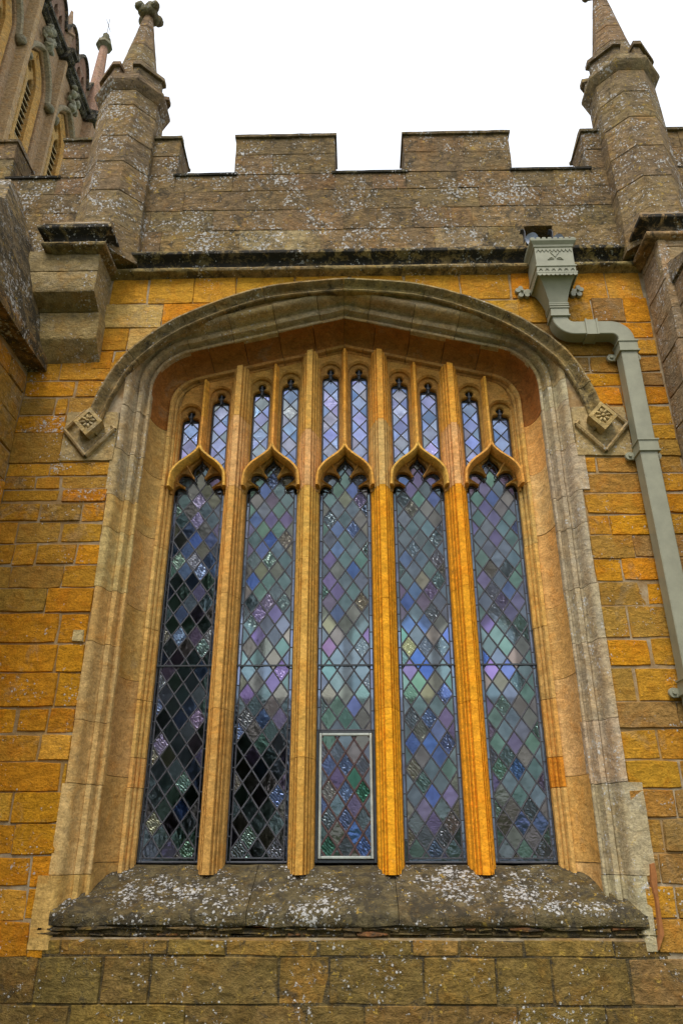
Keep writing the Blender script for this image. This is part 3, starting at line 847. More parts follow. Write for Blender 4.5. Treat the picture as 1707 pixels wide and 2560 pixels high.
for i in range(5):
    cx = (i-2)*PITCH
    lab = ['tall leaded light of dark rippled diamond panes beside the left jamb', 'tall leaded light of blue-grey diamond panes, second from the left jamb',
           'middle tall leaded light of coloured diamond panes, ending above the small casement', 'tall leaded light of diamond panes, second from the jamb on the drainpipe side',
           'tall leaded light of diamond panes against the jamb on the drainpipe side'][i]
    t = empty('leaded_light', (cx, YG, Z_SILL), lab, 'leaded glass', 'tall leaded lights between the mullions')
    zb = Z_SILL + (.925 if i == 2 else .012)
    b = .030
    opening = [(cx+x, Z_SPR+z) for x, z in cusp] + [(cx-x, Z_SPR+z) for x, z in cusp[::-1][1:]]
    keep = (lambda p, o=opening: p[1] < Z_SPR - .05 or inpoly(p, o))
    bm = glaze(t, cx-HALF+b, cx+HALF-b, zb + (.0 if i == 2 else b), Z_SPR+.36, PW, PH, cx, Z_SPR + .02 - .094, TINTS, keep)
    xa, xb = cx-HALF+b, cx+HALF-b
    ztop = Z_SPR - .02
    came(bm, (xa, zb), (xa, ztop), YG-.001, .0055); came(bm, (xb, zb), (xb, ztop), YG-.001, .0055)
    came(bm, (cx-HALF+.004, zb), (cx-HALF+.004, ztop), YG-.001, .0055); came(bm, (cx+HALF-.004, zb), (cx+HALF-.004, ztop), YG-.001, .0055)
    came(bm, (cx-HALF, zb+.004), (cx+HALF, zb+.004), YG-.001, .007)
    if i != 2: came(bm, (xa, zb+b), (xb, zb+b), YG-.001, .005)
    # narrow border panes down both sides
    for s, e in ((cx-HALF+.001, xa), (xb, cx+HALF-.001)):
        z = zb + .006
        while z < ztop - .03:
            z2 = min(ztop, z + rnd.uniform(.13,.175))
            link('border_pane', pane_mesh([(s, z), (e, z), (e, z2), (s, z2)], YG, (0, rnd.gauss(0,.01))), 'glass_smooth', t, jit(((.092,.104,.122)), .15))
            came(bm, (s, z2), (e, z2), YG-.001, .0045); z = z2
    if i != 2:
        link('border_pane', pane_mesh([(xa, zb+.006), (xb, zb+.006), (xb, zb+b), (xa, zb+b)], YG, (0,0)), 'glass_smooth', t, jit((.07,.08,.10)))
    # lead following the cusped head
    ins = []
    for k, (x, z) in enumerate(opening):
        a, c = opening[k-1] if k else opening[0], opening[min(k+1, len(opening)-1)]
        tx, tz = c[0]-a[0], c[1]-a[1]; L = math.hypot(tx, tz) or 1
        ins.append((x - tz/L*.020, z + tx/L*.020))
    ins = [p for p in ins[10:-10]]
    for a, c in zip(ins, ins[1:]):
        if math.hypot(a[0]-c[0], a[1]-c[1]) < .05: came(bm, a, c, YG-.002, .0055)
    link('lead_lattice', bm_mesh('lead_lattice', bm), 'lead', t)
    bm = bmesh.new()
    for zz in ([2.915] if i != 2 else [2.915]):
        add_box(bm, cx-HALF, cx+HALF, YG-.020, YG-.009, zz-.006, zz+.006)
    link('saddle_bar', bm_mesh('saddle_bar', bm), 'iron', t)
# ten small lights in the head
for i in range(5):
    cx = (i-2)*PITCH
    for s in (-1, 1):
        px = cx + s*.1325
        k = i*2 + (s > 0)
        nm = ['first', 'second', 'third', 'fourth', 'fifth'][k if k < 5 else 9-k]
        side = 'the left jamb' if k < 5 else 'the drainpipe-side jamb'
        t = empty('leaded_light', (px, YG, Z_SPR+.3), f'small pale blue leaded light in window head, {nm} from {side}', 'leaded glass', 'small leaded lights in the window head')
        zt_ = panel_zt(cx, px)
        hw = .079
        zb = Z_SPR + og_z(hw + .05) - .01 + .03; ztp = zt_ - .128
        zlow = Z_SPR + .10
        keep = (lambda p, c=cx: p[1] > Z_SPR + og_z(p[0]-c) + .02)
        bm = glaze(t, px-hw+.012, px+hw-.012, zlow, ztp, .150, .170, px, zt_ - .21, UPT, keep, .012, .0056, kinds=(('glass_smooth',3),('glass_hammered',1)), solders=False)
        for x in (px-hw+.004, px-hw+.013, px+hw-.013, px+hw-.004): came(bm, (x, max(zlow, Z_SPR+og_z(x-cx)+.03)), (x, ztp), YG-.001, .0035)
        came(bm, (px-hw, ztp), (px+hw, ztp), YG-.001, .006)
        for x0_, x1_ in ((px-hw, px-hw+.012), (px+hw-.012, px+hw)):
            link('border_pane', pane_mesh([(x0_, zlow), (x1_, zlow), (x1_, ztp), (x0_, ztp)], YG, (0,0)), 'glass_smooth', t, jit((.10,.12,.16)))
        add_box(bm, px-.006, px+.006, YG-.035, YG-.01, ztp-.01, zt_-.04)      # stalk and disc of the old fixing in the eye
        bmesh.ops.create_cone(bm, cap_ends=True, segments=10, radius1=.017, radius2=.013, depth=.012, matrix=Matrix.Translation((px, YG-.036, zt_-.088)) @ Matrix.Rotation(R(90), 4, 'X'))
        link('lead_lattice', bm_mesh('lead_lattice', bm), 'lead', t)
        link('dark_eye', pane_mesh([(px-hw, ztp), (px+hw, ztp), (px+hw, zt_), (px-hw, zt_)], YG+.004, (0,0)), 'iron', t)
# opening casement at the foot of the middle light
cs = empty('casement_window', (0, YG-.03, Z_SILL), 'small opening metal casement with pale green frame at foot of middle light', 'casement')
def frame_mesh(x0, x1, z0, z1, w, y0, y1, bev=.003):
    bm = bmesh.new()
    add_box(bm, x0, x0+w, y0, y1, z0, z1, bev); add_box(bm, x1-w, x1, y0, y1, z0, z1, bev)
    add_box(bm, x0+w+.0005, x1-w-.0005, y0, y1, z0, z0+w, bev); add_box(bm, x0+w+.0005, x1-w-.0005, y0, y1, z1-w, z1, bev)
    return bm_mesh('frame', bm)
ZC = Z_SILL + .012
link('outer_frame', frame_mesh(-.2215, .2215, ZC, ZC+.905, .020, 5.795, 5.850), 'iron', cs)
link('opening_frame', frame_mesh(-.198, .198, ZC+.026, ZC+.888, .019, 5.782, 5.812, .004), 'casement', cs)
bm = glaze(cs, -.179, .179, ZC+.045, ZC+.869, .1255, .186, 0, ZC+.10, TINTS + [((.030,.085,.062),1.2),((.028,.062,.145),1.0),((.070,.052,.100),2)], None, .010, .0080, Y=5.798, solders=True)
lc = link('lead_lattice', bm_mesh('lead_lattice', bm), 'lead', cs)
lc.data.materials.clear(); M['redlead'] = plain_mat('red_brown_came', (.060,.034,.034), .5, 0, 40, .4, .3); lc.data.materials.append(M['redlead'])

# ================================================================== STRING COURSE
stc = empty('string_course', (0, YW, 6.36), 'blackened moulded string course under the battlements', 'string course')
PS = [(0,6.69),(.130,6.575),(.136,6.560),(.132,6.540),(.118,6.530),(.070,6.515),(.046,6.490),(.040,6.462),(.050,6.438),(.072,6.428),(.088,6.416),(.092,6.400),(.084,6.384),(.060,6.374),(.030,6.368),(0,6.355)]
def string_run(plan, seglen=1.0):
    """plan: list of (x, y) along the wall face, outward to the right-hand side of travel seen from above is -y"""
    n = len(plan); mit = []
    def nrm(a, b):
        d = (b[0]-a[0], b[1]-a[1]); L = math.hypot(*d); return (d[1]/L, -d[0]/L)
    for i in range(n):
        if i == 0: m = nrm(plan[0], plan[1])
        elif i == n-1: m = nrm(plan[-2], plan[-1])
        else:
            a, b = nrm(plan[i-1], plan[i]), nrm(plan[i], plan[i+1]); s = (a[0]+b[0], a[1]+b[1]); k = 2/(s[0]**2+s[1]**2)
            m = (s[0]*k, s[1]*k)
        mit.append(m)
    for i in range(n-1):
        a, b = plan[i], plan[i+1]; L = math.hypot(b[0]-a[0], b[1]-a[1]); k = max(1, round(L/seglen))
        straight = nrm(a, b)
        for q in range(k):
            t0, t1 = q/k, (q+1)/k; V, Fc = [], []; ns = max(2, int((t1-t0)*L/.07)); m = len(PS)
            for r in range(ns+1):
                t = t0 + (t1-t0)*r/ns
                g0 = .0015/L if (r == 0 and q) else (-.0015/L if (r == ns and q < k-1) else 0)
                t += g0
                mm = straight
                if t <= 1e-6: mm = mit[i]
                if t >= 1-1e-6: mm = mit[i+1]
                for p, z in PS:
                    x, y = a[0]+(b[0]-a[0])*t + mm[0]*p, a[1]+(b[1]-a[1])*t + mm[1]*p
                    V.append(wob((x, y, z), .0035, 9))
            for r in range(ns):
                for j in range(m): Fc.append((r*m+j, r*m+(j+1)%m, (r+1)*m+(j+1)%m, (r+1)*m+j))
            Fc += [tuple(range(m)), tuple(range(ns*m, (ns+1)*m))]
            me = mesh_from('string_stone', V, Fc, 40)
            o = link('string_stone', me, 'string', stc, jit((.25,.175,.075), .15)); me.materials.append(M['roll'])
            for f in me.polygons:
                if f.center.z < 6.428 and len(f.vertices) == 4: f.material_index = 1
string_run([(-2.54, 5.30), (-2.54, 4.945), (-2.155, 4.945), (-2.155, 5.285), (2.69, 5.285), (2.69, 4.93), (4.4, 4.93)], .95)

# ================================================================== PARAPET
par = empty('battlemented_parapet', (0, 5.45, 6.5), 'lichen-spotted battlemented parapet against the white sky', 'parapet')
YP, Z_CR, Z_ME = 5.275, 7.685, 8.205
MER = [(-4.6,-3.33), (-2.84,-1.655), (-1.085,-.085), (.605,1.66), (2.395,4.4)]
# rubble core of wall and merlons
def core(name, x0, x1, z0, z1, y0=YP+.012, y1=YP+.36):
    bm = bmesh.new(); add_box(bm, x0, x1, y0, y1, z0, z1); return link(name, bm_mesh(name, bm), 'parapet', par, (.20,.14,.07))
HX = (1.695, 1.955, 6.66, 6.93)             # spout hole
bmc = bmesh.new()
add_box(bmc, -4.6, HX[0], YP+.001, YP+.36, 6.40, Z_CR-.03); add_box(bmc, HX[1], 4.4, YP+.0012, YP+.36, 6.40, Z_CR-.03)
add_box(bmc, HX[0], HX[1], YP+.0014, YP+.36, HX[3], Z_CR-.03); add_box(bmc, HX[0], HX[1], YP+.0014, YP+.36, 6.40, HX[2])
link('core', bm_mesh('core', bmc), 'parapet', par, (.23,.165,.085))
bm = bmesh.new(); add_box(bm, HX[0], HX[1], YP+.355, YP+.37, HX[2], HX[3]); link('spout_void', bm_mesh('v', bm), 'void', par)
zc_ = [6.60, zat(578, YP, 600), zat(514, YP, 700), zat(464, YP, 700), Z_CR-.03]
zc_ = [6.60, 6.93, 7.19, 7.44, Z_CR - .025]
PC = [(.215,.145,.064), (.19,.127,.058), (.20,.130,.062), (.285,.205,.10), (.18,.118,.054)]
jx = [[-4.1,-3.6,-3.22,-2.75,-2.3,-1.72,-.98,-.22,.35,.85,1.35], [-3.9,-3.4,-2.9,-2.3,-1.85,-1.25,-.58,.0,.66,1.22,1.72,2.2,2.6,3.3], [-4.0,-3.22,-2.8,-2.2,-1.55,-.95,-.4,.2,.75,1.3,1.9,2.35,2.9,3.6], [-3.8,-3.2,-2.84,-2.1,-1.66,-1.09,-.55,-.08,.28,.61,1.1,1.66,2.05,2.4,3.1]]
pstone = lambda x0, x1, z0, z1, c, m='parapet', **k: wall_stone(x0, x1, z0, z1, c, m, par, YP, **{'worn': .003, 'gap': -.002, 'bev': .003, **k})
for r in range(4):
    xs = [-4.6] + jx[r] + ([HX[0]] if r == 0 else [4.4])
    for a, b in zip(xs, xs[1:]):
        c = pick((PC[3],2),(PC[0],2)) if r == 0 else pick((PC[0],3),(PC[1],3),(PC[2],2),(PC[4],2))
        pstone(a, b, zc_[r], zc_[r+1], c, prot=rnd.uniform(.003,.006))
        if r == 0 and b == HX[0]:
            for a2, b2 in ((HX[1],2.25),(2.25,2.6),(2.6,3.4),(3.4,4.4)): pstone(a2, b2, zc_[0], zc_[1], pick((PC[0],2),(PC[3],1)), prot=.008)
            pstone(HX[1], 2.2, zc_[1]-.003, HX[3]+.0, PC[0], prot=.006) if False else None
for (a, b) in MER:
    core('merlon_core', a+.012, b-.012, Z_CR-.03, Z_ME-.035, YP+.002)
    zs = [Z_CR-.02, Z_CR+.25, Z_ME-.03]
    for r in range(2):
        k = 2 if r == 0 else 2
        cuts = [a] + [a + (b-a)*(q/k) + rnd.uniform(-.12,.12) for q in range(1, k)] + [b]
        for p, q in zip(cuts, cuts[1:]): pstone(p, q, zs[r], zs[r+1], pick((PC[1],3),(PC[2],3),(PC[0],1)), prot=rnd.uniform(.003,.006))
        for X, T in ((a, TXm(a+.006)), (b, TXp(b-.006))):
            wall_stone(YP+.004, YP+.35, zs[r], zs[r+1], pick((PC[1],2),(PC[2],2)), 'parapet', par, T=T, prot=.006)
    # weathered coping: drip lip and set-back top
    bm = bmesh.new(); n = 14
    prof = [(YP-.028, Z_ME-.035), (YP-.034, Z_ME-.010), (YP-.020, Z_ME+.004), (YP+.045, Z_ME+.02), (YP+.055, Z_ME+.075), (YP+.075, Z_ME+.092), (YP+.30, Z_ME+.092), (YP+.32, Z_ME+.02), (YP+.39, Z_ME+.004), (YP+.39, Z_ME-.035)]
    rows = []
    for q in range(n+1):
        x = a - .016 + (b-a+.032)*q/n
        rows.append([bm.verts.new(wob((min(max(x, a-.016 + (.04 if 3 < k < 8 else 0)), b+.016 - (.04 if 3 < k < 8 else 0)), y, z), .004, 10)) for k, (y, z) in enumerate(prof)])
    m = len(prof)
    for u, v in zip(rows, rows[1:]):
        for k in range(m): bm.faces.new((u[k], u[(k+1)%m], v[(k+1)%m], v[k]))
    bm.faces.new(rows[0]); bm.faces.new(rows[-1])
    link('merlon_coping', bm_mesh('merlon_coping', bm, 35), 'parapet', par, jit((.20,.15,.085), .1))
for (a, b) in zip(MER, MER[1:]):
    x0, x1 = a[1]-.03, b[0]+.03
    bm = bmesh.new(); n = 10; rows = []
    prof = [(YP+.01, Z_CR-.035), (YP-.022, Z_CR-.032), (YP-.026, Z_CR-.010), (YP-.012, Z_CR+.002), (YP+.37, Z_CR+.012), (YP+.37, Z_CR-.035)]
    for q in range(n+1): rows.append([bm.verts.new(wob((x0+(x1-x0)*q/n, y, z), .003, 10)) for y, z in prof])
    for u, v in zip(rows, rows[1:]):
        for k in range(6): bm.faces.new((u[k], u[(k+1)%6], v[(k+1)%6], v[k]))
    bm.faces.new(rows[0]); bm.faces.new(rows[-1])
    link('crenel_coping', bm_mesh('crenel_coping', bm, 35), 'string', par, jit((.12,.10,.06), .1))

# ================================================================== PINNACLES
def oct_ring(bm, cx, cy, levels, rot=R(22.5), n=8, cap=True, amp=.004):
    rows = []
    for r, z in levels:
        ap = r / math.cos(math.pi/n)
        rows.append([bm.verts.new(wob((cx + ap*math.cos(rot+2*math.pi*k/n), cy + ap*math.sin(rot+2*math.pi*k/n), z), amp, 6)) for k in range(n)])
    for a, b in zip(rows, rows[1:]):
        for k in range(n): bm.faces.new((a[k], a[(k+1)%n], b[(k+1)%n], b[k]))
    bm.faces.new(rows[0][::-1]); bm.faces.new(rows[-1])
def pinnacle(cx, cy, r0, zb, zring, ztip, label):
    t = empty('pinnacle', (cx, cy, zb), label, 'pinnacle', 'octagonal pinnacles at the ends of the parapet')
    pc = lambda: jit(pick(((.215,.145,.070),3),((.220,.15,.074),2),((.20,.134,.066),2)), .05)
    # broached base block on the string course
    bm = bmesh.new()
    sq = lambda r, z: [(cx-r,cy-r,z),(cx+r,cy-r,z),(cx+r,cy+r,z),(cx-r,cy+r,z)]
    z, k = zb, 0
    bm = bmesh.new(); oct_ring(bm, cx, cy, [(r0*1.04, zb), (r0*1.0, zb+.34)]); link('drum', bm_mesh('drum', bm, 25), 'pinnacle', t, pc())
    z = zb + .343
    while z < zring - .05:
        z1 = min(zring, z + rnd.uniform(.33,.46))
        if zring - z1 < .15: z1 = zring
        f = 1 - .07*(z-zb)/(zring-zb); f1 = 1 - .07*(z1-zb)/(zring-zb)
        bm = bmesh.new(); oct_ring(bm, cx, cy, [(r0*f-.006, z), (r0*f, z+.006), (r0*f1, z1-.009), (r0*f1-.006, z1-.003)]); link('drum', bm_mesh('drum', bm, 25), 'pinnacle', t, pc()); z = z1
    ra = r0*.93
    bm = bmesh.new(); oct_ring(bm, cx, cy, [(ra, zring), (ra+.050, zring+.06), (ra+.062, zring+.09), (ra+.058, zring+.13), (ra+.022, zring+.15), (ra+.012, zring+.235)], amp=.003)
    link('collar', bm_mesh('collar', bm, 25), 'pinnacle', t, jit((.22,.155,.085)))
    # little battlements round the collar
    ap = (ra+.018)/math.cos(math.pi/8)
    for f in range(0, 8, 2):
        a0, a1 = R(22.5 + 45*f) - R(45)*0 , R(22.5 + 45*(f+1))
        c0 = Vector((math.cos(a0), math.sin(a0), 0)); c1 = Vector((math.cos(a1), math.sin(a1), 0))
        cm = Vector((math.cos(a0-R(45)), math.sin(a0-R(45)), 0)); cp = Vector((math.cos(a1+R(45)), math.sin(a1+R(45)), 0))
        def ringpts(r, ext):
            return [c0.lerp(cm, ext)*r, c0*r, c1*r, c1.lerp(cp, ext)*r]
        bm = bmesh.new()
        for (e, r_o, r_i, za, zb2) in ((.22, ap-.004, ap-.075, zring+.232, zring+.325), (.27, ap+.030, ap-.085, zring+.326, zring+.375)):
            o_ = ringpts(r_o, e); i_ = ringpts(r_i, e)
            loop_ = o_ + i_[::-1]; ctr = Vector((cx, cy, 0))
            add_hull(bm, [p + ctr + Vector((0,0,za)) for p in loop_], [p*.995 + ctr + Vector((0,0,zb2)) for p in loop_])
        link('coronet_merlon', bm_mesh('coronet_merlon', bm, 25), 'pinnacle', t, jit((.20,.14,.08)))
    # spire
    zs0 = zring + .22; rs0 = ra - .055; z = zs0
    H = ztip - zs0
    while z < ztip - .02:
        z1 = min(ztip, z + rnd.uniform(.3,.42))
        if ztip - z1 < .15: z1 = ztip
        rr = lambda zz: rs0*(1 - .80*(zz-zs0)/H)
        bm = bmesh.new(); oct_ring(bm, cx, cy, [(rr(z)-.004, z), (rr(z), z+.006), (rr(z1), z1-.006), (rr(z1)-.004, z1-.002)]); link('spire_stone', bm_mesh('spire_stone', bm, 25), 'pinnacle', t, pc()); z = z1
    # carved finial
    bm = bmesh.new(); oct_ring(bm, cx, cy, [(.055, ztip-.01), (.105, ztip+.03), (.10, ztip+.065), (.05, ztip+.08)])
    for k in range(4):
        a = R(45 + 90*k) ; d = Vector((math.cos(a), math.sin(a), 0))
        for q in range(4):
            p = Vector((cx, cy, ztip)) + d*(.075 + .02*q) + Vector((0, 0, .04 + .045*q - (.012*q*q)))
            bmesh.ops.create_icosphere(bm, subdivisions=2, radius=.062 - .004*q, matrix=Matrix.Translation(p))
    oct_ring(bm, cx, cy, [(.05, ztip+.07), (.07, ztip+.16), (.045, ztip+.25), (.012, ztip+.28)])
    for v in bm.verts: v.co = wob(v.co, .014, 16)
    link('finial', bm_mesh('finial', bm, 60), 'pinnacle', t, (.17,.15,.085))
    return t
pinnacle(-2.225, 5.33, .322, 6.46, 8.62, 10.24, 'octagonal stone pinnacle above the corbelled offset, carved finial on its spire')
pinnacle(2.865, 5.25, .318, 6.46, 8.66, 10.40, 'octagonal stone pinnacle above the buttress on the drainpipe side')
# sloped seats of the pinnacles on the string course
def seat(name, x0, x1, y0, label, fx0, fx1):
    bm = bmesh.new()
    add_hull(bm, [(x0,y0,6.60),(x1,y0,6.60),(x1,5.27,6.60),(x0,5.27,6.60)], [(fx0,y0+.15,6.78),(fx1,y0+.15,6.78),(fx1,5.27,6.78),(fx0,5.27,6.78)])
    bmesh.ops.subdivide_edges(bm, edges=bm.edges[:], cuts=3, use_grid_fill=True)
    for v in bm.verts: v.co = wob(v.co, .006, 7)
    return bm_mesh(name, bm, 30)

# ================================================================== LEFT: corbelled offset and buttress
cb = empty('corbel', (-2.45, 5.1, 5.43), 'stepped stone corbel carrying the pinnacle and string course', 'corbel')
def block(name, prof, x0, x1, mat, parent, color, nx=8, amp=.004):
    """profile [(y, z)] extruded along x"""
    m = len(prof); V, Fc = [], []
    for i in range(nx+1):
        x = x0 + (x1-x0)*i/nx
        for y, z in prof: V.append(wob((x, y, z), amp, 8))
    for i in range(nx):
        for k in range(m): Fc.append((i*m+k, i*m+(k+1)%m, (i+1)*m+(k+1)%m, (i+1)*m+k))
    Fc += [tuple(range(m)), tuple(range(nx*m, (nx+1)*m))]
    return link(name, mesh_from(name, V, Fc, 30), mat, parent, color)
block('upper_course', [(5.32,6.40),(4.95,6.40),(4.948,6.37),(4.95,6.175),(4.956,6.172),(5.32,6.172)], -2.76, -2.135, 'ashlar_lichen', cb, (.25,.185,.085))
block('middle_course', [(5.32,6.168),(4.956,6.168),(4.95,6.164),(4.948,5.965),(4.956,5.950),(5.118,5.868),(5.32,5.862)], -2.76, -2.135, 'ashlar_lichen', cb, (.28,.205,.095))
block('lower_course', [(5.32,5.859),(5.124,5.859),(5.120,5.85),(5.120,5.59),(5.128,5.574),(5.278,5.436),(5.32,5.430)], -2.76, -2.12, 'ashlar_lichen', cb, (.31,.22,.09))
o = link('weathering', seat('weathering', -2.62, -2.05, 4.835, '', -2.56, -2.09), 'parapet', cb, (.25,.18,.09))

bl = empty('buttress', (-3.3, 4.7, 0), 'projecting buttress left of the window with steep lichen-covered weathering', 'buttress')
# side face stones (looking towards the window)
bm = bmesh.new(); add_box(bm, -4.6, -2.735, 3.4, 5.34, 0, 5.36); link('core', bm_mesh('core', bm), 'mortar', bl)
z = .4
while z < 5.25:
    z1 = min(5.30, z + rnd.uniform(.22,.34))
    ys = [5.26, rnd.uniform(4.75,5.0), rnd.uniform(4.2,4.5), 3.4]
    for a, b in zip(ys, ys[1:]): wall_stone(b, a, z, z1, pick((GOLD,3),(OCHRE,3),(ORANGE,2)), 'ashlar' if z < 4 else 'ashlar_lichen', bl, T=TXp(-2.735), prot=rnd.uniform(.008,.02))
    z = z1
def slab(name, lo, hi, mat, parent, color, amp=.008, cuts=5, smooth=28):
    bm = bmesh.new(); add_hull(bm, lo, hi)
    bmesh.ops.subdivide_edges(bm, edges=bm.edges[:], cuts=cuts, use_grid_fill=True)
    for v in bm.verts: v.co = wob(v.co, amp, 6)
    return link(name, bm_mesh(name, bm, smooth), mat, parent, color)
rect = lambda x0, x1, y0, y1, z: [(x0,y0,z),(x1,y0,z),(x1,y1,z),(x0,y1,z)]
slab('drip_course', rect(-4.6,-2.57,3.2,5.27,5.35), rect(-4.6,-2.57,3.2,5.27,5.47), 'mass', bl, (.27,.16,.06))
slab('weathering', rect(-4.6,-2.585,3.4,5.27,5.473), rect(-4.6,-2.68,3.93,5.27,6.03), 'mass', bl, (.20,.145,.07))
slab('weathering', rect(-4.6,-2.682,3.95,5.27,6.034), rect(-4.6,-2.84,4.55,5.27,6.60), 'mass', bl, (.19,.14,.075))
slab('cap_stone', rect(-4.6,-2.86,4.57,5.20,6.604), rect(-4.6,-3.16,5.05,5.21,7.40), 'mass', bl, (.30,.21,.09))

# ================================================================== RIGHT BUTTRESS
br = empty('buttress', (3.4, 5.0, 0), 'tall buttress beside the drainpipe, carrying the second pinnacle', 'buttress')
bm = bmesh.new(); add_box(bm, 2.705, 4.4, 4.905, 5.34, 0, 6.42); link('core', bm_mesh('core', bm), 'mortar', br)
z = .6
while z < 6.3:
    z1 = min(6.37, z + rnd.uniform(.24,.36))
    c = pick(((.27,.19,.105),3),((.25,.17,.09),3))
    wall_stone(4.885, 5.262, z, z1, c, 'ashlar_lichen', br, T=TXm(2.705), prot=rnd.uniform(.008,.011), worn=.004, gap=-.0015)
    xs = [2.69, rnd.uniform(3.0,3.3), 3.8, 4.4]
    for a, b in zip(xs, xs[1:]): wall_stone(a, b, z, z1, pick(((.27,.19,.105),3),((.25,.17,.09),3)), 'ashlar_lichen', br, Y=4.905, prot=.010, worn=.004, gap=-.0015)
    z = z1
bm = bmesh.new(); add_box(bm, 2.765, 4.4, 4.63, 4.90, 0, 5.90); link('core', bm_mesh('core', bm), 'mortar', br)
z = .6
while z < 5.85:
    z1 = min(5.88, z + rnd.uniform(.24,.36))
    wall_stone(4.61, 4.885, z, z1, pick(((.27,.19,.105),3),((.25,.17,.09),3)), 'ashlar_lichen', br, T=TXm(2.765), prot=.010, worn=.004, gap=-.0015)
    xs = [2.75, rnd.uniform(3.0,3.3), 3.8, 4.4]
    for a, b in zip(xs, xs[1:]): wall_stone(a, b, z, z1, pick(((.27,.19,.105),3),((.25,.17,.09),3)), 'ashlar_lichen', br, Y=4.63, prot=.010, worn=.004, gap=-.0015)
    z = z1
block('weathering', [(4.90,6.10),(4.86,6.09),(4.58,5.95),(4.572,5.915),(4.60,5.895),(4.90,5.885)], 2.735, 4.4, 'parapet', br, (.24,.18,.11), 10)
link('seat', seat('seat', 2.58, 4.4, 4.83, '', 2.64, 4.4), 'parapet', br, (.25,.18,.10))

# ================================================================== RAINWATER PIPE
dp = empty('drainpipe', (2.34, 5.17, 0), 'sage green cast-iron drainpipe with ornate hopper head and swan-neck', 'drainpipe')
YF = 4.985
def ring_box(bm, secs):
    """stack of rectangles (x0,x1,y0,y1,z)"""
    rows = [[bm.verts.new(p) for p in ((x0,y0,z),(x1,y0,z),(x1,y1,z),(x0,y1,z))] for x0,x1,y0,y1,z in secs]
    for a, b in zip(rows, rows[1:]):
        for k in range(4): bm.faces.new((a[k], a[(k+1)%4], b[(k+1)%4], b[k]))
    bm.faces.new(rows[0][::-1]); bm.faces.new(rows[-1])
bm = bmesh.new()
hx0, hx1 = 1.672, 2.000; by = 5.262
ring_box(bm, [(hx0-.006,hx1+.006,YF-.006,by,6.090),(hx0-.012,hx1+.012,YF-.012,by,6.100),(hx0-.012,hx1+.012,YF-.012,by,6.112),(hx0-.002,hx1+.002,YF-.002,by,6.120),
              (hx0-.002,hx1+.002,YF-.002,by,6.168),(hx0-.010,hx1+.010,YF-.010,by,6.174),(hx0-.010,hx1+.010,YF-.010,by,6.186),(hx0,hx1,YF,by,6.194),
              (hx0,hx1,YF,by,6.385),(hx0-.008,hx1+.008,YF-.008,by,6.392),(hx0-.012,hx1+.012,YF-.012,by,6.410),(hx0-.034,hx1+.034,YF-.034,by,6.440),(hx0-.036,hx1+.036,YF-.036,by,6.456),(hx0-.028,hx1+.028,YF-.028,by,6.460)])
hop = link('hopper_head', bm_mesh('hopper_head', bm), 'paint', dp)
# cresting along the rim, zigzag band and flower in relief
bm = bmesh.new(); n = 8
for k in range(n):
    x = hx0-.034 + (hx1-hx0+.068)*k/n; w = (hx1-hx0+.068)/n
    add_box(bm, x+.004, x+w*.72, YF-.034, YF-.022, 6.459, 6.474)
for k in range(6):
    y = YF-.03 + .045*k; add_box(bm, hx0-.034, hx0-.024, y+.004, y+.034, 6.459, 6.474); add_box(bm, hx1+.024, hx1+.034, y+.004, y+.034, 6.459, 6.474)
link('cresting', bm_mesh('cresting', bm), 'paint', hop)
bm = bmesh.new()
def strip(bm, pts, Y, w=.004, d=.005):
    for a, b in zip(pts, pts[1:]): came(bm, a, b, Y, w, d)
zz = [(hx0+.012 + (hx1-hx0-.024)*k/18, 6.368 if k % 2 else 6.338) for k in range(19)]
strip(bm, zz, YF-.002)
for k in range(6):
    x = hx0 + .028 + (hx1-hx0-.056)*k/5
    strip(bm, [(x-.014,6.128),(x-.008,6.150),(x,6.140),(x+.008,6.150),(x+.014,6.128)], YF-.005, .003)
xc = (hx0+hx1)/2 + .004
for s in (-1, 1):
    strip(bm, [(xc+s*.012,6.262),(xc+s*.030,6.272),(xc+s*.050,6.268),(xc+s*.066,6.250),(xc+s*.05,6.252),(xc+s*.03,6.256),(xc+s*.012,6.258)], YF-.002, .003)
    strip(bm, [(xc+s*.006,6.285),(xc+s*.012,6.300),(xc+s*.026,6.315),(xc+s*.036,6.332)], YF-.002, .003)
bmesh.ops.create_cone(bm, cap_ends=True, segments=8, radius1=.008, radius2=.005, depth=.008, matrix=Matrix.Translation((xc, YF-.004, 6.282)) @ Matrix.Rotation(R(90),4,'X'))
link('relief', bm_mesh('relief', bm), 'paint', hop)
bm = bmesh.new()                       # scalloped skirt
for k in range(9):
    x = hx0-.006 + (hx1-hx0+.012)*(k+.5)/9
    bmesh.ops.create_cone(bm, cap_ends=True, segments=10, radius1=.0205, radius2=.0205, depth=.010, matrix=Matrix.Translation((x, YF-.005, 6.090)) @ Matrix.Rotation(R(90),4,'X'))
for k in range(7):
    y = YF + .012 + .036*k
    for X in (hx0-.005, hx1+.005): bmesh.ops.create_cone(bm, cap_ends=True, segments=10, radius1=.0185, radius2=.0185, depth=.010, matrix=Matrix.Translation((X, y, 6.090)) @ Matrix.Rotation(R(90),4,'Y'))
link('scalloped_skirt', bm_mesh('scalloped_skirt', bm, 30), 'paint', hop)
bm = bmesh.new(); secs = []
px0, px1, py0, py1 = 1.775, 1.925, 5.105, 5.232
for k in range(11):
    t = k/10; e = t**.55
    secs.append((hx0+(px0-hx0)*e, hx1+(px1-hx1)*e, YF+(py0-YF)*e, by+(py1-by)*e, 6.088 - .215*t))
ring_box(bm, secs[::-1]); link('funnel', bm_mesh('funnel', bm, 30), 'paint', dp)
bm = bmesh.new()
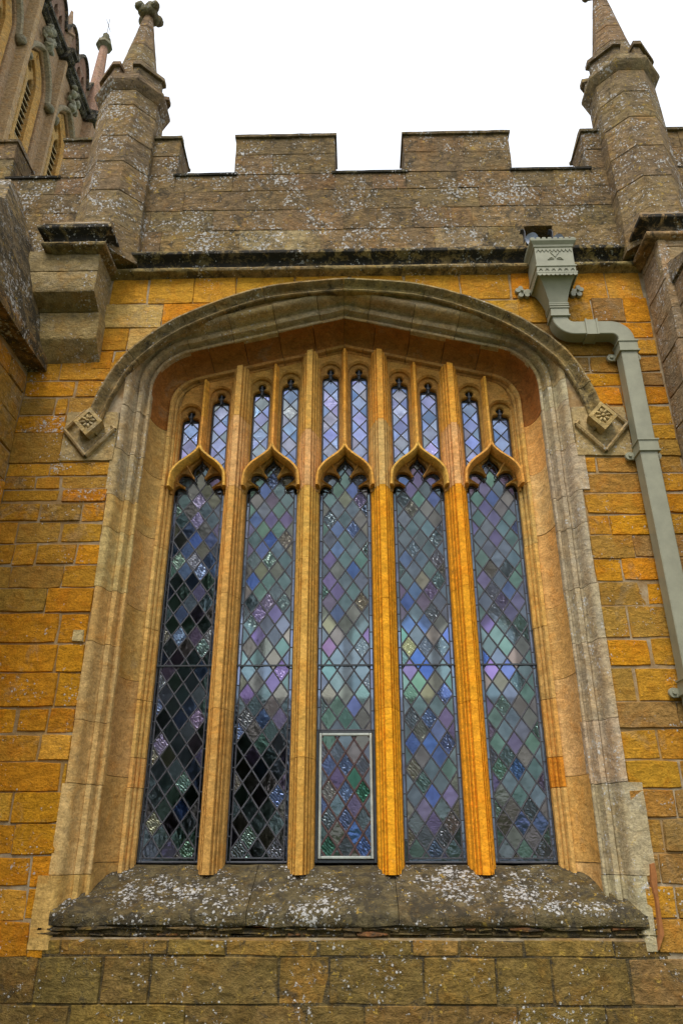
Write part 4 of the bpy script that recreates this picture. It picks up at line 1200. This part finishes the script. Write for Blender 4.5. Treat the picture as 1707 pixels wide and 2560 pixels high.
def collar_secs(z0, z1, x0, x1, y0, y1, lip=.009):
    return [(x0,x1,y0,y1,z0),(x0-lip,x1+lip,y0-lip,y1,z0+.004),(x0-lip,x1+lip,y0-lip,y1,z0+.016),(x0-.004,x1+.004,y0-.004,y1,z0+.020),
            (x0-.004,x1+.004,y0-.004,y1,z1-.020),(x0-lip,x1+lip,y0-lip,y1,z1-.016),(x0-lip,x1+lip,y0-lip,y1,z1-.004),(x0,x1,y0,y1,z1)]
ring_box(bm, collar_secs(5.842, 5.880, px0, px1, py0, py1)); ring_box(bm, collar_secs(5.735, 5.838, px0+.004, px1-.002, py0+.003, py1, .012))
link('neck_collar', bm_mesh('neck_collar', bm), 'paint', dp)
# swan-neck swept on a path in the wall plane
def pipe_path():
    p = [(1.850,5.75),(1.850,5.735)]
    c = (1.965,5.735); p += [(c[0]-.115*math.cos(a), c[1]-.115*math.sin(a)) for a in [R(90)*k/10 for k in range(1,11)]]
    p += [(2.05,5.62),(2.13,5.62),(2.258,5.62)]
    c = (2.258,5.500); p += [(c[0]+.120*math.sin(a), c[1]+.120*math.cos(a)) for a in [R(90)*k/10 for k in range(1,11)]]
    return p
pp = pipe_path()
def sweep_rect(path, hw, y0, y1, ch=.006):
    bm = bmesh.new(); rows = []
    for k, (x, z) in enumerate(path):
        a, b = path[max(k-1,0)], path[min(k+1,len(path)-1)]; tx, tz = b[0]-a[0], b[1]-a[1]; L = math.hypot(tx,tz); n = (-tz/L, tx/L)
        rows.append([bm.verts.new((x+n[0]*o_, y, z+n[1]*o_)) for o_, y in ((-hw,y1),(-hw,y0+ch),(-hw+ch,y0),(hw-ch,y0),(hw,y0+ch),(hw,y1))])
    for u, v in zip(rows, rows[1:]):
        for k in range(6): bm.faces.new((u[k],u[(k+1)%6],v[(k+1)%6],v[k]))
    bm.faces.new(rows[0]); bm.faces.new(rows[-1]); return bm_mesh('pipe', bm, 35)
link('swan_neck', sweep_rect(pp, .066, 5.112, 5.232), 'paint', dp)
PXC = 2.378
link('pipe', sweep_rect([(PXC,5.505),(PXC,4.45),(PXC+.012,3.0),(PXC+.02,1.0),(PXC+.02,0.02)], .068, 5.110, 5.232), 'paint', dp)
bm = bmesh.new(); ring_box(bm, [(2.055,2.150,5.104,5.240,5.545),(2.055,2.150,5.104,5.240,5.695)])
for x in (2.050, 2.140): add_box(bm, x, x+.014, 5.096, 5.242, 5.540, 5.700)
link('joint', bm_mesh('joint', bm), 'paint', dp)
def ear_collar(z0, xc):
    bm = bmesh.new(); ring_box(bm, collar_secs(z0, z0+.115, xc-.072, xc+.072, 5.106, 5.240, .012))
    c = link('collar', bm_mesh('collar', bm), 'paint', dp)
    for s in (-1, 1):
        bm = bmesh.new()
        bmesh.ops.create_cone(bm, cap_ends=True, segments=16, radius1=.036, radius2=.034, depth=.022, matrix=Matrix.Translation((xc+s*.108, 5.245, z0+.030)) @ Matrix.Rotation(R(90),4,'X'))
        add_box(bm, *sorted((xc+s*.070, xc+s*.108)), 5.2345, 5.255, z0-.002, z0+.060)
        bmesh.ops.create_cone(bm, cap_ends=True, segments=6, radius1=.016, radius2=.014, depth=.016, matrix=Matrix.Translation((xc+s*.108, 5.227, z0+.030)) @ Matrix.Rotation(R(90),4,'X'))
        link('fixing_ear', bm_mesh('fixing_ear', bm, 40), 'paint', c)
ear_collar(5.365, PXC); ear_collar(4.415, PXC+.006); ear_collar(2.55, PXC+.012)
for s, x0 in ((-1, hx0), (1, hx1)):     # trefoil lugs on the wall
    bm = bmesh.new(); c = Vector((x0 + s*.072, 5.250, 6.122))
    for dx, dz, r in ((0,0,.030),(s*.045,.018,.026),(s*.020,.042,.024),(s*.022,-.036,.026),(-s*.04,0,.028),(-s*.032,-.038,.024)):
        bmesh.ops.create_cone(bm, cap_ends=True, segments=14, radius1=r, radius2=r-.003, depth=.024 + .002*len(bm.verts)/28, matrix=Matrix.Translation(c+Vector((dx,0,dz))) @ Matrix.Rotation(R(90),4,'X'))
    bmesh.ops.create_cone(bm, cap_ends=True, segments=10, radius1=.014, radius2=.010, depth=.03, matrix=Matrix.Translation(c+Vector((s*.012,-.02,.004))) @ Matrix.Rotation(R(90),4,'X'))
    link('trefoil_lug', bm_mesh('trefoil_lug', bm, 40), 'paint', dp)

# lead spout from the parapet gutter into the hopper
ls = empty('lead_spout', (1.83, 5.2, 6.69), 'curled grey-blue lead spout emptying from the parapet hole into the hopper', 'spout')
def sheet(pts, y_of, thick, name):
    pass
for px, py, rx, rz, hook in ((1331, 596, .060, .062, 1311), (1397, 597, .056, .050, 1380)):
    bx, bz = at(px, py, 5.115)
    pts = [(bx + rx*math.cos(a)*(1 + .12*math.sin(3*a)), bz + rz*math.sin(a)*(1 + .15*math.cos(2*a))) for a in [2*math.pi*q/22 for q in range(22)]]
    me = plate(pts + [], [], 5.110, 5.118, 0, 'curl')
    for v in me.vertices: v.co.y += .035*((v.co.x-bx)/rx)**2 - .30*(v.co.z-bz)
    link('curl', me, 'leadsheet', ls)
    hx_, hz_ = at(hook, py, 5.14)
    path = [(-.012,-.05),(-.006,0),(-.004,.045),(-.010,.066),(-.024,.074),(-.036,.068)]
    bm = bmesh.new(); rows = []
    for dx, dz in path: rows.append([bm.verts.new((hx_+dx+e, y, hz_+dz+.004*(y-5.2))) for e, y in ((-.003,5.10),(.003,5.10),(.003,5.16),(-.003,5.16))])
    for u, v in zip(rows, rows[1:]):
        for k in range(4): bm.faces.new((u[k],u[(k+1)%4],v[(k+1)%4],v[k]))
    bm.faces.new(rows[0]); bm.faces.new(rows[-1])
    link('cheek', bm_mesh('cheek', bm, 50), 'lead', ls)
bm = bmesh.new(); add_hull(bm, [(HX[0]+.012,5.40,6.655),(HX[1]-.010,5.40,6.655),(HX[1]-.012,5.03,6.49),(HX[0]+.014,5.03,6.49)], [(HX[0]+.012,5.40,6.662),(HX[1]-.010,5.40,6.662),(HX[1]-.012,5.03,6.497),(HX[0]+.014,5.03,6.497)])
link('trough', bm_mesh('trough', bm), 'leadsheet', ls)

# ================================================================== TOWER
XT = -10.0
tw = empty('church_tower', (XT-2.5, 16.5, 0), 'tall church tower with louvred belfry windows and openwork battlements, rising behind the parapet', 'tower')
TC = lambda: jit(pick(((.36,.24,.13),3),((.34,.20,.12),2),((.40,.28,.14),2)), .06)
Y0T, Y1T, ZTOP = 11.2, 19.75, 27.0
WIN = [(13.35,), (15.62,), (17.86,)]
def arch_pts(c, hw, zs, rise, n=8):
    """two-centred pointed arch from right spring to left spring in (y, z)"""
    pts = []
    r = (hw*hw + rise*rise)/(2*hw)
    for k in range(n+1):
        a = math.asin(min(1, rise/r))*k/n; pts.append((c + hw - r + r*math.cos(a), zs + r*math.sin(a)))
    return pts + [(2*c - y, z) for y, z in pts[::-1][1:]]
holes = []
for (c,) in WIN: holes.append([(c-.72, 19.4), (c+.72, 19.4)] + arch_pts(c, .72, 24.0, 1.25))
def plate_x(outer, hs, X0, X1, ch=0, name='p', smooth=25):
    me = plate(outer, hs, 0.0, X0 - X1, ch, name, smooth)      # local: x=y coord, y=depth
    for v in me.vertices:
        y, d, z = v.co; v.co = (X0 - d, y, z)
    me.flip_normals(); me.update(); return me
ow = [(Y0T, 0), (Y1T, 0), (Y1T, ZTOP), (Y0T, ZTOP)]
link('belfry_wall', plate_x(ow, holes, XT, XT-.25, .05, 'belfry_wall'), 'tower', tw, (.35,.235,.135))
bm = bmesh.new(); add_box(bm, XT-6.5, XT-.75, Y0T, Y1T, 0, ZTOP); link('inner_core', bm_mesh('inner_core', bm), 'void', tw)
bm = bmesh.new(); add_box(bm, XT-6.5, XT-.26, Y1T-.02, Y1T+.3, 0, ZTOP); add_box(bm, XT-6.5, XT-.26, Y0T-.3, Y0T+.02, 0, ZTOP); link('return_wall', bm_mesh('return_wall', bm), 'tower', tw, (.35,.235,.135))
# coursed ashlar lines: thin drafted joints are below pixel size; pilasters divide the bays
for y, w, d in ((14.50,.34,.30), (16.75,.26,.24), (19.30,.55,.34), (12.2,.34,.3)):
    bm = bmesh.new(); add_hull(bm, [(XT-.02,y-w/2,0),(XT+d,y-w/2+.06,0),(XT+d,y+w/2-.06,0),(XT-.02,y+w/2,0)], [(XT-.02,y-w/2,26.4),(XT+d,y-w/2+.06,26.4),(XT+d,y+w/2-.06,26.4),(XT-.02,y+w/2,26.4)])
    link('pilaster', bm_mesh('pilaster', bm), 'tower', tw, TC())
def x_sweep(path, sec, name, mat, color, closed_end=True):
    """sweep [(out, offset-normal)] section along a (y, z) path on the tower face"""
    V, Fc = [], []; m = len(sec)
    for k, (y, z) in enumerate(path):
        a, b = path[max(k-1,0)], path[min(k+1,len(path)-1)]; ty, tz = b[0]-a[0], b[1]-a[1]; L = math.hypot(ty,tz); n = (tz/L, -ty/L)
        for d, o_ in sec: V.append((XT + d, y + n[0]*o_, z + n[1]*o_))
    for k in range(len(path)-1):
        for q in range(m): Fc.append((k*m+q, k*m+(q+1)%m, (k+1)*m+(q+1)%m, (k+1)*m+q))
    Fc += [tuple(range(m)), tuple(range((len(path)-1)*m, len(path)*m))]
    return link(name, mesh_from(name, V, Fc, 35), mat, tw, color)
for (c,) in WIN:
    big = [(c+.72, 19.4)] + arch_pts(c, .72, 24.0, 1.25) + [(c-.72, 19.4)]
    x_sweep([(y + (-.14 if y > c else .14)*(1 if abs(y-c) > .2 else abs(y-c)/.2), z - (.12 if z > 24.3 else 0)) for y, z in big], [(-.40,-.13),(-.20,-.13),(-.12,.02),(-.12,.12),(-.40,.12)], 'reveal', 'tower', (.50,.29,.09))
    hd = arch_pts(c, .86, 23.9, 1.52)
    x_sweep(hd, [(-.01,-.09),(.12,-.07),(.16,.0),(.10,.07),(-.01,.08)], 'hood_mould', 'tower', (.28,.24,.16))
    for s in (-1, 1):
        bm = bmesh.new(); bmesh.ops.create_icosphere(bm, subdivisions=2, radius=.17, matrix=Matrix.Translation((XT+.12, c+s*.90, 23.80)))
        for v in bm.verts: v.co = wob(v.co, .05, 5)
        link('hood_stop', bm_mesh('hood_stop', bm, 60), 'tower', tw, (.20,.18,.12))
    bm = bmesh.new()                        # leafy finial over the hood
    for dy, dz, r in ((0,.15,.16),(0,.42,.13),(-.20,.62,.14),(.20,.62,.14),(0,.85,.15),(-.13,1.05,.10),(.13,1.05,.10),(-.3,.3,.10),(.3,.3,.10)):
        bmesh.ops.create_icosphere(bm, subdivisions=2, radius=r, matrix=Matrix.Translation((XT+.14, c+dy, 25.40+dz)))
    for v in bm.verts: v.co = wob(v.co, .09, 5)
    link('hood_finial', bm_mesh('hood_finial', bm, 60), 'tower', tw, (.27,.26,.19))
    # two lights with mullion, cusped head and transom panel, louvres below
    sub = []
    for s in (-1, 1):
        cc = c + s*.29
        sub.append([(cc-.20, 21.6), (cc+.20, 21.6)] + arch_pts(cc, .20, 23.9, .42, 5))
        sub.append([(cc-.20, 19.6), (cc+.20, 19.6), (cc+.20, 21.3), (cc-.20, 21.3)])
    eye = [(c + .15*math.cos(a), 24.62 + .20*math.sin(a)) for a in [2*math.pi*k/10 for k in range(10)]]
    link('tracery', plate_x([(c-.60, 19.45), (c+.60, 19.45)] + arch_pts(c, .60, 24.0, 1.1), sub + [eye], XT-.28, XT-.42, .03, 'tracery'), 'tower', tw, (.47,.30,.11))
    for s in (-1, 1):
        cc = c + s*.29
        bm = bmesh.new(); add_box(bm, XT-.46, XT-.43, cc-.22, cc+.22, 19.5, 24.4); link('dark_opening', bm_mesh('d', bm), 'void', tw)
        for k in range(9):
            z = 21.66 + k*.27
            bm = bmesh.new(); add_hull(bm, [(XT-.42,cc-.20,z+.10),(XT-.30,cc-.20,z),(XT-.30,cc+.20,z),(XT-.42,cc+.20,z+.10)], [(XT-.42,cc-.20,z+.145),(XT-.30,cc-.20,z+.045),(XT-.30,cc+.20,z+.045),(XT-.42,cc+.20,z+.145)])
            link('louvre', bm_mesh('louvre', bm), 'tower', tw, (.44,.36,.20))
        bm = bmesh.new(); add_box(bm, XT-.36, XT-.34, cc-.21, cc+.21, 19.6, 21.32); link('blind_panel', bm_mesh('blind_panel', bm), 'tower', tw, (.50,.36,.15))
# cornice breaking round the pilasters
def cornice(y0, y1, out):
    sec = [(out-.0-.30, 26.40), (out-.05, 26.45), (out+.06, 26.55), (out+.05, 26.66), (out+.15, 26.72), (out+.15, 26.86), (out-.30, 27.02)]
    V = [(XT+d, y, z) for y in (y0, y1) for d, z in sec]; m = len(sec)
    Fc = [(q, (q+1)%m, m+(q+1)%m, m+q) for q in range(m)] + [tuple(range(m)), tuple(range(m, 2*m))]
    link('cornice', mesh_from('cornice', V, Fc), 'string', tw, (.15,.13,.08))
for y0, y1, o_ in ((11.2,14.25,.12),(14.252,14.76,.40),(14.762,16.55,.12),(16.552,16.96,.36),(16.962,18.95,.12),(18.952,19.9,.44)): cornice(y0, y1, o_)
# openwork parapet: swept merlons with pierced panels and pinnacles
y = 12.0; k = 0
while y < 19.2:
    w = 1.12
    top = [(y, 27.0), (y+w-.02, 27.0), (y+w-.02, 27.75)] + [(y+w-.02 - (w-.04)*t, 27.72 + .95*math.sin(math.pi*t)**.7) for t in [q/8 for q in range(1,8)]] + [(y+.02, 27.75)]
    pier = [[(y+.22, 27.15), (y+.48, 27.15), (y+.48, 27.7), (y+.35, 27.95), (y+.22, 27.7)], [(y+.62, 27.15), (y+.88, 27.15), (y+.88, 27.7), (y+.75, 27.95), (y+.62, 27.7)]]
    link('pierced_merlon', plate_x(top, pier, XT+.05, XT-.16, .02, 'pierced_merlon'), 'tower', tw, jit((.24,.15,.10), .08))
    V = top[2:]
    x_sweep([(a, b) for a, b in top[2:]], [(.14,-.03),(.14,.06),(-.25,.06),(-.25,-.03)], 'merlon_coping', 'string', (.22,.17,.10))
    k += 1; y += w
def t_pin(y, zb, zt, r, x=XT-.02):
    bm = bmesh.new(); oct_ring(bm, x, y, [(r, zb), (r, zb+(zt-zb)*.35), (r*1.35, zb+(zt-zb)*.37), (r*1.3, zb+(zt-zb)*.42), (r*.9, zb+(zt-zb)*.44), (r*.25, zt)], rot=0, n=4, amp=.01)
    link('tower_pinnacle', bm_mesh('tower_pinnacle', bm), 'tower', tw, jit((.27,.19,.13), .08))
for yy in (14.5, 16.75): t_pin(yy, 27.0, 29.2, .17)
# corner pinnacle with finial and weathervane
bm = bmesh.new(); oct_ring(bm, XT+.1, 19.30, [(.30,27.0),(.28,28.6),(.22,28.7),(.16,30.6),(.14,31.0)], n=8, amp=.01); link('corner_pinnacle', bm_mesh('corner_pinnacle', bm, 25), 'tower', tw, (.33,.20,.14))
bm = bmesh.new(); oct_ring(bm, XT+.1, 19.30, [(.14,31.0),(.30,31.1),(.28,31.25),(.12,31.3),(.20,31.5),(.10,31.65),(.13,31.8),(.02,31.95)], n=8, amp=.03); link('pinnacle_finial', bm_mesh('pinnacle_finial', bm), 'tower', tw, (.20,.19,.13))
bm = bmesh.new(); add_box(bm, XT+.09, XT+.11, 19.29, 19.31, 31.9, 32.9); add_box(bm, XT+.092, XT+.108, 19.05, 19.55, 32.45, 32.47); link('weathervane', bm_mesh('weathervane', bm), 'iron', tw)

# ================================================================== INSIDE THE CHURCH (seen through the panes)
def structure(name, me, mat, color=None):
    o = link(name, me, mat, None, color); o['kind'] = 'structure'; return o
bm = bmesh.new()
def quad(bm, *p): bm.faces.new([bm.verts.new(q) for q in p])
add_box(bm, -6, 6, 5.92, 15.4, -.1, .0); structure('interior_floor', bm_mesh('interior_floor', bm), 'plaster')
bm = bmesh.new(); add_box(bm, -6, 6, 5.66, 15.4, 6.9, 7.0); structure('interior_ceiling', bm_mesh('interior_ceiling', bm), 'plaster')
for nm, x0, x1 in (('interior_wall_left',-6.1,-6.0), ('interior_wall_right',6.0,6.1)):
    bm = bmesh.new(); add_box(bm, x0, x1, 5.66, 15.4, 0, 6.9); structure(nm, bm_mesh(nm, bm), 'plaster')
me = plate([(-6,0),(6,0),(6,6.9),(-6,6.9)], [[(a, 4.35), (b, 4.35), (b, 5.75), ((a+b)/2, 6.15), (a, 5.75)] for a, b in ((-2.75,-2.0),(-1.85,-1.1),(.2-1.15,.2-.4),(.0,.75),(.9,1.65),(1.8,2.55),(2.7,3.4))], 15.1, 15.4, 0, 'far_wall')
structure('interior_wall_far', me, 'plaster')
for nm, x0, x1 in (('interior_wall_near_left',-6,-1.75), ('interior_wall_near_right',1.75,6)):
    bm = bmesh.new(); add_box(bm, x0, x1, 5.70, 5.90, 0, 6.9); structure(nm, bm_mesh(nm, bm), 'plaster')
bm = bmesh.new(); add_box(bm, -1.749, 1.749, 5.87, 5.95, 0, 1.45); structure('interior_wall_below', bm_mesh('iw', bm), 'plaster')
bm = bmesh.new(); add_box(bm, -1.749, 1.749, 5.87, 5.95, 6.0, 6.899); structure('interior_wall_above', bm_mesh('iw2', bm), 'plaster')

# ================================================================== TREES across the churchyard, mirrored in the panes
def tree(x, y, h, rx, label, seed):
    r = random.Random(seed)
    t = empty('yew_tree', (x, y, 0), label, 'tree')
    bm = bmesh.new(); oct_ring(bm, x, y, [(.42,0),(.30,.6),(.26,h*.45),(.10,h*.85)], n=8, amp=.05)
    for k in range(7):
        a = r.uniform(0, 6.28); z0 = h*r.uniform(.25,.6); L = rx*r.uniform(.5,.8)
        p0 = Vector((x, y, z0)); p1 = p0 + Vector((math.cos(a)*L, math.sin(a)*L, L*.7))
        d = (p1-p0).normalized(); s1 = d.orthogonal(); s2 = d.cross(s1)
        add_hull(bm, [p0 + (s1*math.cos(q) + s2*math.sin(q))*.10 for q in (0,1.57,3.14,4.71)], [p1 + (s1*math.cos(q) + s2*math.sin(q))*.03 for q in (0,1.57,3.14,4.71)])
    link('trunk', bm_mesh('trunk', bm, 40), 'bark', t)
    V, Fc = [], []
    clumps = [(Vector((r.uniform(-.75,.75)*rx, r.uniform(-.6,.6)*rx, h*(.22+.74*r.random()))), r.uniform(.5,1.0)) for _ in range(int(46*rx))]
    for c, cr in clumps:
        for k in range(150):
            d = Vector((r.gauss(0,1), r.gauss(0,1), r.gauss(0,.8))).normalized()*cr*r.random()**.4
            p = Vector((x, y, 0)) + c + d; u = Vector((r.gauss(0,1), r.gauss(0,1), r.gauss(0,1))).normalized()*r.uniform(.07,.13); w = u.orthogonal().normalized()*.05
            i = len(V); V += [p-u, p+w, p+u, p-w]; Fc.append((i, i+1, i+2, i+3))
    me = bpy.data.meshes.new('crown'); me.from_pydata([tuple(v) for v in V], [], Fc); me.update()
    link('crown', me, 'leaf', t)
    return t
tree(-5.6, -7.0, 11.0, 2.6, 'dark leafy tree standing across the churchyard, mirrored in the window', 5)

tree(-2.9, -7.6, 4.6, 1.5, 'low bushy tree beside the tall dark tree across the churchyard', 9)

print('objects', len(bpy.data.objects), 'tris', sum(len(m.loop_triangles) if m.loop_triangles else len(m.polygons)*2 for m in bpy.data.meshes))
